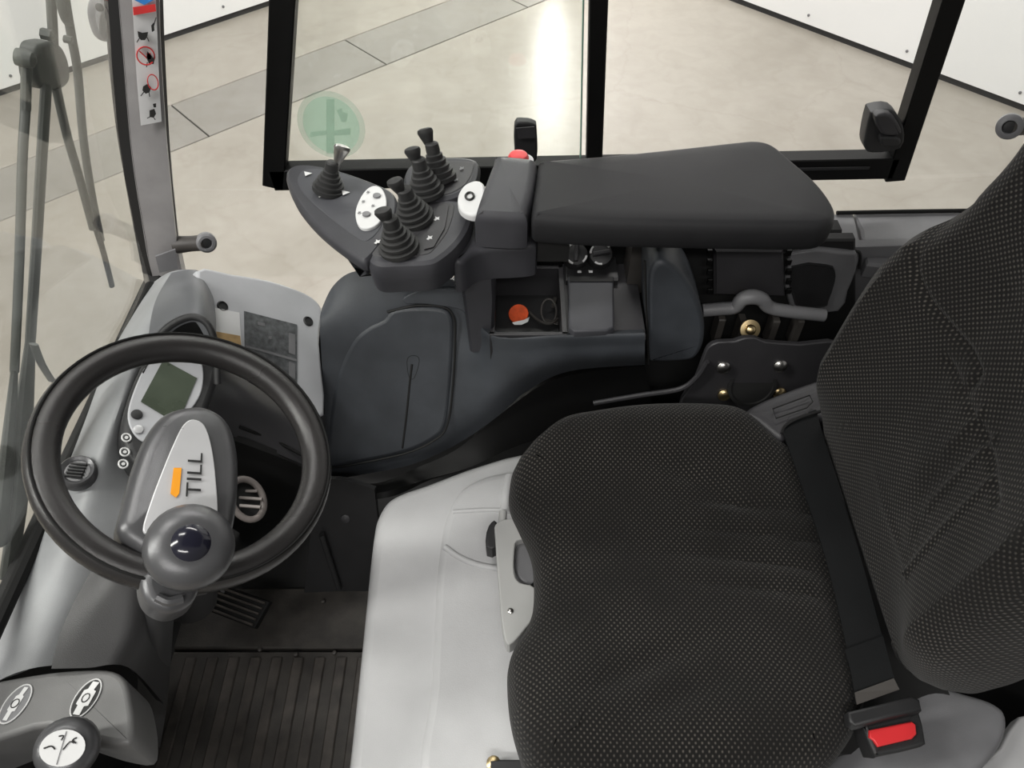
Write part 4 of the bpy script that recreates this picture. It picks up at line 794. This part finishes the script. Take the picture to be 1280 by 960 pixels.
# key with orange tag in the tray
kt = thing('key_tag', [(0.012,1.047,0.467)][0], 'round orange key tag lying in the storage tray', 'key tag')
tcn = V([(0.0119,1.034,0.48)][0]); tn = V((-.1, -.45, .9)).normalized(); ta = tn.orthogonal().normalized()*.0185; tb = tn.cross(ta)
puffy('disc', ellipse(tcn, ta, tb, 24), tn, rprof(.004, .0012), M_tag, kt, raw=True, k=0)
flat('torn_edge', [(0,1.008,0.482),(0.0221,1.015,0.482),(0.0325,1.023,0.482),(0.0293,1.01,0.482),(0.0175,1.002,0.482),(0.0044,1.002,0.482)], tn, M_white, kt, .0004)
tube('cord', [(0.0329,1.043,0.475),(0.0445,1.026,0.475),(0.059,1.014,0.475),(0.0737,1.014,0.475),(0.0846,1.026,0.475)], .0028, M_mech, kt, n=8)
kr = thing('key_ring', [(0.0695,1.056,0.467)][0], 'dull wire key ring with keys inside the storage tray', 'key ring')
kcn = V([(0.0684,1.038,0.482)][0])
tube('ring', ellipse(kcn, (.014, 0, 0), (0, .020, .012), 26), .0022, M_mech, kr, n=8, k=0, closed=True)
bar('key', [(0.0594,1.025,0.472)][0], [(0.0858,1.016,0.472)][0], .009, .002, UP, M_mech, kr, .0008)
bar('key', [(0.0826,1.088,0.47)][0], [(0.0766,1.055,0.476)][0], .007, .002, UP, M_mech, kr, .0008)

# ------------------------------------------------------------------ hydraulic control unit with levers
cu = thing('control_unit', (-.17, .97, .62), 'dark grey lever control unit in front of the armrest', 'control unit')
puffy('travel_pod', [(-0.3731,1.087,0.738),(-0.3753,1.112,0.738),(-0.3632,1.127,0.738),(-0.3336,1.127,0.738),(-0.2868,1.11,0.738),(-0.2296,1.078,0.738),(-0.1941,1.051,0.738),(-0.1802,1.015,0.738),(-0.1816,0.9533,0.738),(-0.1945,0.9147,0.738),(-0.2137,0.8759,0.738),(-0.2368,0.8905,0.738),(-0.2758,0.928,0.738),(-0.3123,0.9713,0.738),(-0.3471,1.025,0.738)], UP, [(.030, -.050), (.012, -.036), (.002, -.02), (0, -.010), (.002, -.003), (.006, 0)], M_pod, cu, k=4)
pp = puffy('pod_plate', [(-0.3486,1.106,0.739),(-0.3255,1.111,0.739),(-0.2778,1.095,0.739),(-0.2238,1.063,0.739),(-0.1999,1.034,0.739),(-0.1961,0.9986,0.739),(-0.2012,0.954,0.739),(-0.2126,0.9268,0.739),(-0.2266,0.9229,0.739),(-0.26,0.954,0.739),(-0.3017,0.9986,0.739),(-0.334,1.039,0.739),(-0.3512,1.076,0.739)], UP, rprof(.006, .002), M_podplate, cu, k=4)
puffy('front_pod', [(-0.2168,0.8892,0.736),(-0.2135,0.9306,0.736),(-0.2022,0.9821,0.736),(-0.1779,1.015,0.736),(-0.1285,1.037,0.736),(-0.0768,1.028,0.736),(-0.0606,1.003,0.736),(-0.064,0.9579,0.736),(-0.0794,0.9153,0.736),(-0.0993,0.8856,0.736),(-0.1195,0.8693,0.736),(-0.1636,0.8657,0.736),(-0.1987,0.8657,0.736)], UP, [(.006, -.055), (.002, -.03), (0, -.012), (.004, -.003), (.011, 0)], M_pod, cu, k=4)
fpl = puffy('pod_plate', [(-0.2075,0.8917,0.737),(-0.2047,0.9293,0.737),(-0.1936,0.9726,0.737),(-0.1716,1.003,0.737),(-0.1275,1.022,0.737),(-0.0967,1.018,0.737),(-0.0908,1.001,0.737),(-0.098,0.9487,0.737),(-0.1148,0.9065,0.737),(-0.128,0.8917,0.737),(-0.1655,0.8862,0.737)], UP, rprof(.006, .002), M_char, cu, k=4)
puffy('rear_pod', [(-0.1788,1.084,0.74),(-0.1719,1.126,0.74),(-0.1356,1.145,0.74),(-0.0884,1.15,0.74),(-0.0581,1.138,0.74),(-0.0532,1.107,0.74),(-0.0599,1.066,0.74),(-0.0832,1.033,0.74),(-0.1206,1.018,0.74),(-0.1594,1.027,0.74)], UP, [(.006, -.05), (.002, -.03), (0, -.012), (.004, -.003), (.011, 0)], M_pod, cu, k=4)
rpl = puffy('pod_plate', [(-0.1598,1.11,0.741),(-0.1237,1.129,0.741),(-0.0699,1.129,0.741),(-0.0639,1.11,0.741),(-0.073,1.069,0.741),(-0.0951,1.042,0.741),(-0.1277,1.03,0.741),(-0.152,1.047,0.741)], UP, rprof(.006, .002), M_char, cu, k=4)
def ico(q, sx, sy, par, m=None):
    q = V(q); flat('symbol', [q+V((x*sx, y*sy, .0026)) for x, y in ((-1, -.6), (-.2, -1), (.1, -.4), (1, -.5), (.7, .2), (1, .9), (.2, .5), (-.6, 1), (-.4, .2))], UP, m or M_white, par, .0004)
for q in [(-0.3369,1.092,0.739),(-0.2672,1.039,0.739)]: flat('arrow', [V(q)+V(d) for d in ((-.007, .007, .0026), (.007, .002, .0026), (-.003, -.006, .0026))], UP, M_white, pp, .0004)
ico([(-0.3056,1.03,0.739)][0], .003, .003, pp)
for q in [(-0.2022,0.9178,0.737),(-0.1168,0.9746,0.737),(-0.1246,0.9274,0.737)]: ico(q, .0045, .0055, fpl)
for q in [(-0.0837,1.105,0.741),(-0.0915,1.073,0.741)]: ico(q, .004, .005, rpl, M_trim)
flat('key_strip', [(-0.1163,1.008,0.7385),(-0.0999,1.01,0.7385),(-0.103,0.9527,0.7385),(-0.1171,0.9066,0.7385),(-0.131,0.901,0.7385),(-0.128,0.9429,0.7385)], UP, M_char, fpl, .0008)
bt = puffy('button_panel', [(-0.2197,1.056,0.744),(-0.2084,1.047,0.744),(-0.1992,1.021,0.744),(-0.1973,0.9917,0.744),(-0.2036,0.9593,0.744),(-0.2166,0.9455,0.744),(-0.2303,0.9475,0.744),(-0.2402,0.9673,0.744),(-0.244,0.9959,0.744),(-0.2396,1.03,0.744),(-0.2308,1.051,0.744)], UP, rprof(.008, .002), M_white, pp, k=4)
for q in [(-0.2148,1.026,0.7452),(-0.2253,0.9778,0.7452)]: lathe('button', [(.0065, 0), (.006, .002), (.003, .0025)], q, UP, M_trim, bt, 16)
for q in [(-0.2301,1.036,0.7452),(-0.2345,1.011,0.7452),(-0.2181,1,0.7452),(-0.237,0.9819,0.7452)]: ico(V(q)-V((0, 0, .002)), .0025, .003, bt, M_trim)
hb = puffy('horn_button', [(-0.0776,0.963,0.765),(-0.0834,0.9833,0.765),(-0.0821,1.008,0.765),(-0.073,1.03,0.765),(-0.0557,1.04,0.765),(-0.0427,1.025,0.765),(-0.044,0.9772,0.765),(-0.0506,0.9511,0.765),(-0.065,0.9511,0.765)], (0, -.1, 1), rprof(.012, .004), M_white, cu, k=4)
tube('horn_symbol', ellipse(V([(-0.0654,0.9956,0.7665)][0]), (.006, .003, 0), (-.002, .009, 0), 16), .0018, M_inkblack, hb, n=6, k=0, closed=True)
puffy('neck', [(-0.09,0.9109,0.715),(-0.0779,0.9691,0.715),(-0.0519,1.031,0.715),(0.026,1.031,0.715),(0.0398,0.9532,0.715),(0.0185,0.9376,0.715),(-0.0492,0.9299,0.715),(-0.0751,0.9034,0.715)], UP, rprof(.062, .010), M_pod, cu, k=3)
blk = puffy('rest_block', [(-0.0302,1.058,0.79),(-0.0229,1.076,0.79),(0.0304,1.069,0.79),(0.04,1.049,0.79),(0.0338,0.9827,0.79),(0.0234,0.9289,0.79),(0.0162,0.9136,0.79),(-0.0465,0.9174,0.79),(-0.0538,0.9289,0.79),(-0.0458,0.9806,0.79)], (0, -.05, 1), [(.0, -.062), (0, -.016), (.003, -.006), (.010, 0)], M_pod, cu, k=3, cap=.0015)
lathe('stop_button', [(.017, -.02), (.017, .004), (.014, .009), (.006, .0115)], [(0.0104,1.091,0.77)][0], UP, M_red, cu, 20)
lathe('stop_collar', [(.021, -.022), (.021, .0), (.018, .001)], [(0.0143,1.093,0.767)][0], UP, M_silver, cu, 20)
def lever(base, tip, bh, rb, label, silver=False):
    b, t = V(base), V(tip); ax = (t-b).normalized(); L_ = (t-b).length
    lv_ = lathe('lever', [(.006, bh*.6), (.006, L_*.62), (.0078, L_*.70), (.0118, L_*.85), (.0135, L_*.92), (.012, L_*.975), (.007, L_)], b, ax, M_chrome if silver else M_boot, cu, 14, squash=((0, 1, .3), .75 if not silver else .55))
    tag(lv_, label)
    prof = [(rb, -.003)]
    nr = 5
    for i in range(nr):
        r0 = rb*(1-.13*i)
        z = bh*i/nr
        prof += [(r0, z), (r0, z+bh*.10), (r0*.80, z+bh*.13), (r0*.78, z+bh*.19)]
    prof += [(rb*.40, bh*1.0), (rb*.38, bh*1.28), (rb*.30, bh*1.33)]
    lathe('boot', prof, b, (ax+V((0, 0, .6))).normalized(), M_boot, lv_, 24)
lever([(-0.2954,1.05,0.742)][0], [(-0.2628,1.065,0.812)][0], .036, 0.0263, 'travel lever with a bright metal tip', True)
lever([(-0.1193,1.081,0.742)][0], [(-0.14,1.109,0.815)][0], .044, 0.0286, 'rearmost hydraulic mini lever')
lever([(-0.1374,1.041,0.742)][0], [(-0.1556,1.054,0.815)][0], .044, 0.0297, 'hydraulic mini lever second from the window')
lever([(-0.1514,0.9767,0.74)][0], [(-0.175,0.973,0.812)][0], .042, 0.0308, 'hydraulic mini lever third from the window')
lever([(-0.1681,0.9047,0.74)][0], [(-0.1852,0.9035,0.81)][0], .042, 0.0308, 'hydraulic mini lever nearest the seat')

# ------------------------------------------------------------------ armrest
ar = thing('armrest', (.27, 1.0, .55), 'black padded armrest beside the driver seat', 'armrest')
puffy('pad', [(0.0283,0.9357,0.785),(0.0342,1,0.785),(0.0402,1.052,0.785),(0.0533,1.068,0.785),(0.1535,1.083,0.785),(0.2716,1.104,0.785),(0.3588,1.121,0.785),(0.3989,1.126,0.785),(0.4258,1.111,0.785),(0.4485,1.061,0.785),(0.469,1.009,0.785),(0.479,0.9554,0.785),(0.474,0.9203,0.785),(0.4572,0.9014,0.785),(0.4143,0.8958,0.785),(0.2422,0.8996,0.785),(0.1157,0.9052,0.785),(0.0465,0.9127,0.785),(0.0303,0.9165,0.785)], (0, -.04, 1),
      [(.006, -.049), (.001, -.040), (0, -.015), (.002, -.006), (.006, -.001), (.012, .002)], M_arm, ar, cap=.004, k=5)
box('hinge_block', (.04, .95, .67), (.09, 1.06, .735), M_deep, ar, .005)
box('post', (.21, 1.06, .50), (.29, 1.12, .735), M_mech, ar, .008)

# ------------------------------------------------------------------ seat mechanism between console and backrest
me_ = thing('seat_mechanism', (.42, .98, .28), 'dark metal seat bracket with bolts under the armrest', 'bracket')
back = plate('back_panel', [(0.2215,1.06,0.6304),(0.5953,1.06,0.6304),(0.7415,1.06,0.198),(0.2759,1.06,0.198)], (0, -1, 0), .02, M_deep, me_)
plate('cover_panel', [(0.3444,1.03,0.6337),(0.4629,1.03,0.6337),(0.4952,1.03,0.5235),(0.3656,1.03,0.5274)], (0, -1, .2), .015, M_char, me_, .006)
for u in range(5):
    pass
for q in [(0.3369,1.028,0.6284),(0.341,1.028,0.6073),(0.3452,1.028,0.5857),(0.3495,1.028,0.5635),(0.354,1.028,0.5408),(0.472,1.028,0.6284),(0.4777,1.028,0.6073),(0.4836,1.028,0.5857),(0.4896,1.028,0.5635),(0.4958,1.028,0.5408)]: box('slot', V(q)-V((.004, .002, .006)), V(q)+V((.004, .004, .006)), M_satin, me_, .001)
tube('cross_bar', [(0.3404,1,0.5202),(0.371,1,0.5241),(0.3959,1,0.528),(0.4057,1,0.5473),(0.4213,1,0.553),(0.4396,1,0.5473),(0.4585,1,0.528),(0.4939,1,0.5182),(0.5614,1,0.5083)], [.012, .012, .012, .013, .014, .013, .012, .012, .012], M_trim, me_, n=12)
for q in ([(0.3855,1.02,0.4561)][0], [(0.4282,1.02,0.4455)][0], [(0.4867,1.02,0.4518)][0], [(0.5316,1.02,0.4518)][0]):
    box('web_plate', V(q)-V((.006, .01, .035)), V(q)+V((.006, .02, .03)), M_mech, me_, .002)
def bolt(q, r, m, ax=(0, -.8, .6)):
    b_ = lathe('bolt', [(r, 0), (r, .004), (r*.75, .007), (r*.3, .0085)], q, ax, m, me_, 18)
    return b_
b_ = lathe('washer', [(.018, -.006), (.018, .0), (.010, .001)], [(0.4309,0.985,0.4868)][0], (0, -.8, .6), M_brass, me_, 22)
bolt([(0.4301,0.983,0.4888)][0], .0095, M_brass)
mp = puffy('mount_plate', [(0.3478,0.95,0.4523),(0.3517,0.95,0.4774),(0.3663,0.95,0.4897),(0.3943,0.95,0.4917),(0.4095,0.95,0.4998),(0.4321,0.95,0.4998),(0.4515,0.95,0.4897),(0.5129,0.95,0.4836),(0.6161,0.95,0.4732),(0.6899,0.95,0.2549),(0.4907,0.95,0.2151),(0.3485,0.95,0.2806),(0.3276,0.95,0.33),(0.3431,0.95,0.3817)], (0, -.95, .3), [(0, -.012), (0, -.002), (.002, 0)], M_char, me_, k=2)
lathe('pivot_hole', [(.046, 0), (.046, .003), (.040, .0035), (.038, -.004)], [(0.4526,0.948,0.3749)][0], (0, -.95, .3), M_deep, mp, 28)
for q in [(0.3876,0.948,0.4264),(0.4907,0.948,0.4308),(0.4052,0.948,0.3492),(0.5095,0.948,0.3539)]: bolt(q, .0125, M_brass if q[2] < .4 else M_chrome, (0, -.95, .3))
tube('rod', [(0.1576,0.945,0.3264),(0.2442,0.945,0.3503),(0.3174,0.945,0.3691),(0.344,0.945,0.4055),(0.3542,0.945,0.4449)], .005, M_char, me_, n=8)

# trim panels on the right side behind the console
tp = thing('rear_side_trim', (.60, 1.1, .45), 'grey side trim panels behind the armrest with a dark pocket', 'trim panel')
pk = puffy('pocket_panel', [(0.4859,1.05,0.6069),(0.5852,1.05,0.6104),(0.6043,1.05,0.6033),(0.6139,1.05,0.5668),(0.6154,1.05,0.519),(0.614,1.05,0.4686),(0.5214,1.05,0.4768)], (0, -1, 0), rprof(.03, .005), M_trim, tp, k=2)
puffy('pocket', [(0.4947,1.046,0.5813),(0.5558,1.046,0.5849),(0.5734,1.046,0.5739),(0.5817,1.046,0.5477),(0.5848,1.046,0.5008),(0.5809,1.046,0.4847),(0.5261,1.046,0.4887)], (0, -1, 0), [(0, -.006), (.001, .001), (.004, 0)], M_black, pk, k=2)
tube('pocket_gap', [(0.4501,1.06,0.6022),(0.548,1.06,0.604),(0.5974,1.06,0.6076),(0.6131,1.06,0.5986),(0.6223,1.06,0.5675)], .003, M_deep, tp, n=6)
plate('sill_panel', [(0.4974,1.228,0.56),(0.6637,1.233,0.56),(0.6598,1.178,0.56),(0.6475,1.112,0.56),(0.625,1.08,0.56),(0.4651,1.08,0.56)], UP, .03, M_trim, tp, .005)
plate('sill_panel', [(0.6676,1.233,0.56),(0.9368,1.238,0.56),(0.8586,1.047,0.56),(0.6453,1.08,0.56),(0.6644,1.178,0.56)], UP, .03, M_trim, tp, .005)
plate('rear_wall', [(0.5804,1.1,0.5806),(0.9913,1.1,0.5988),(1.955,1.1,-1.177),(1.133,1.1,-1.177)], (0, -1, 0), .02, M_trim, tp)
tube('sill_seal', [(0.629,1.226,0.565),(0.7919,1.231,0.565),(0.9327,1.234,0.565)], .004, M_rubber, tp, n=8)
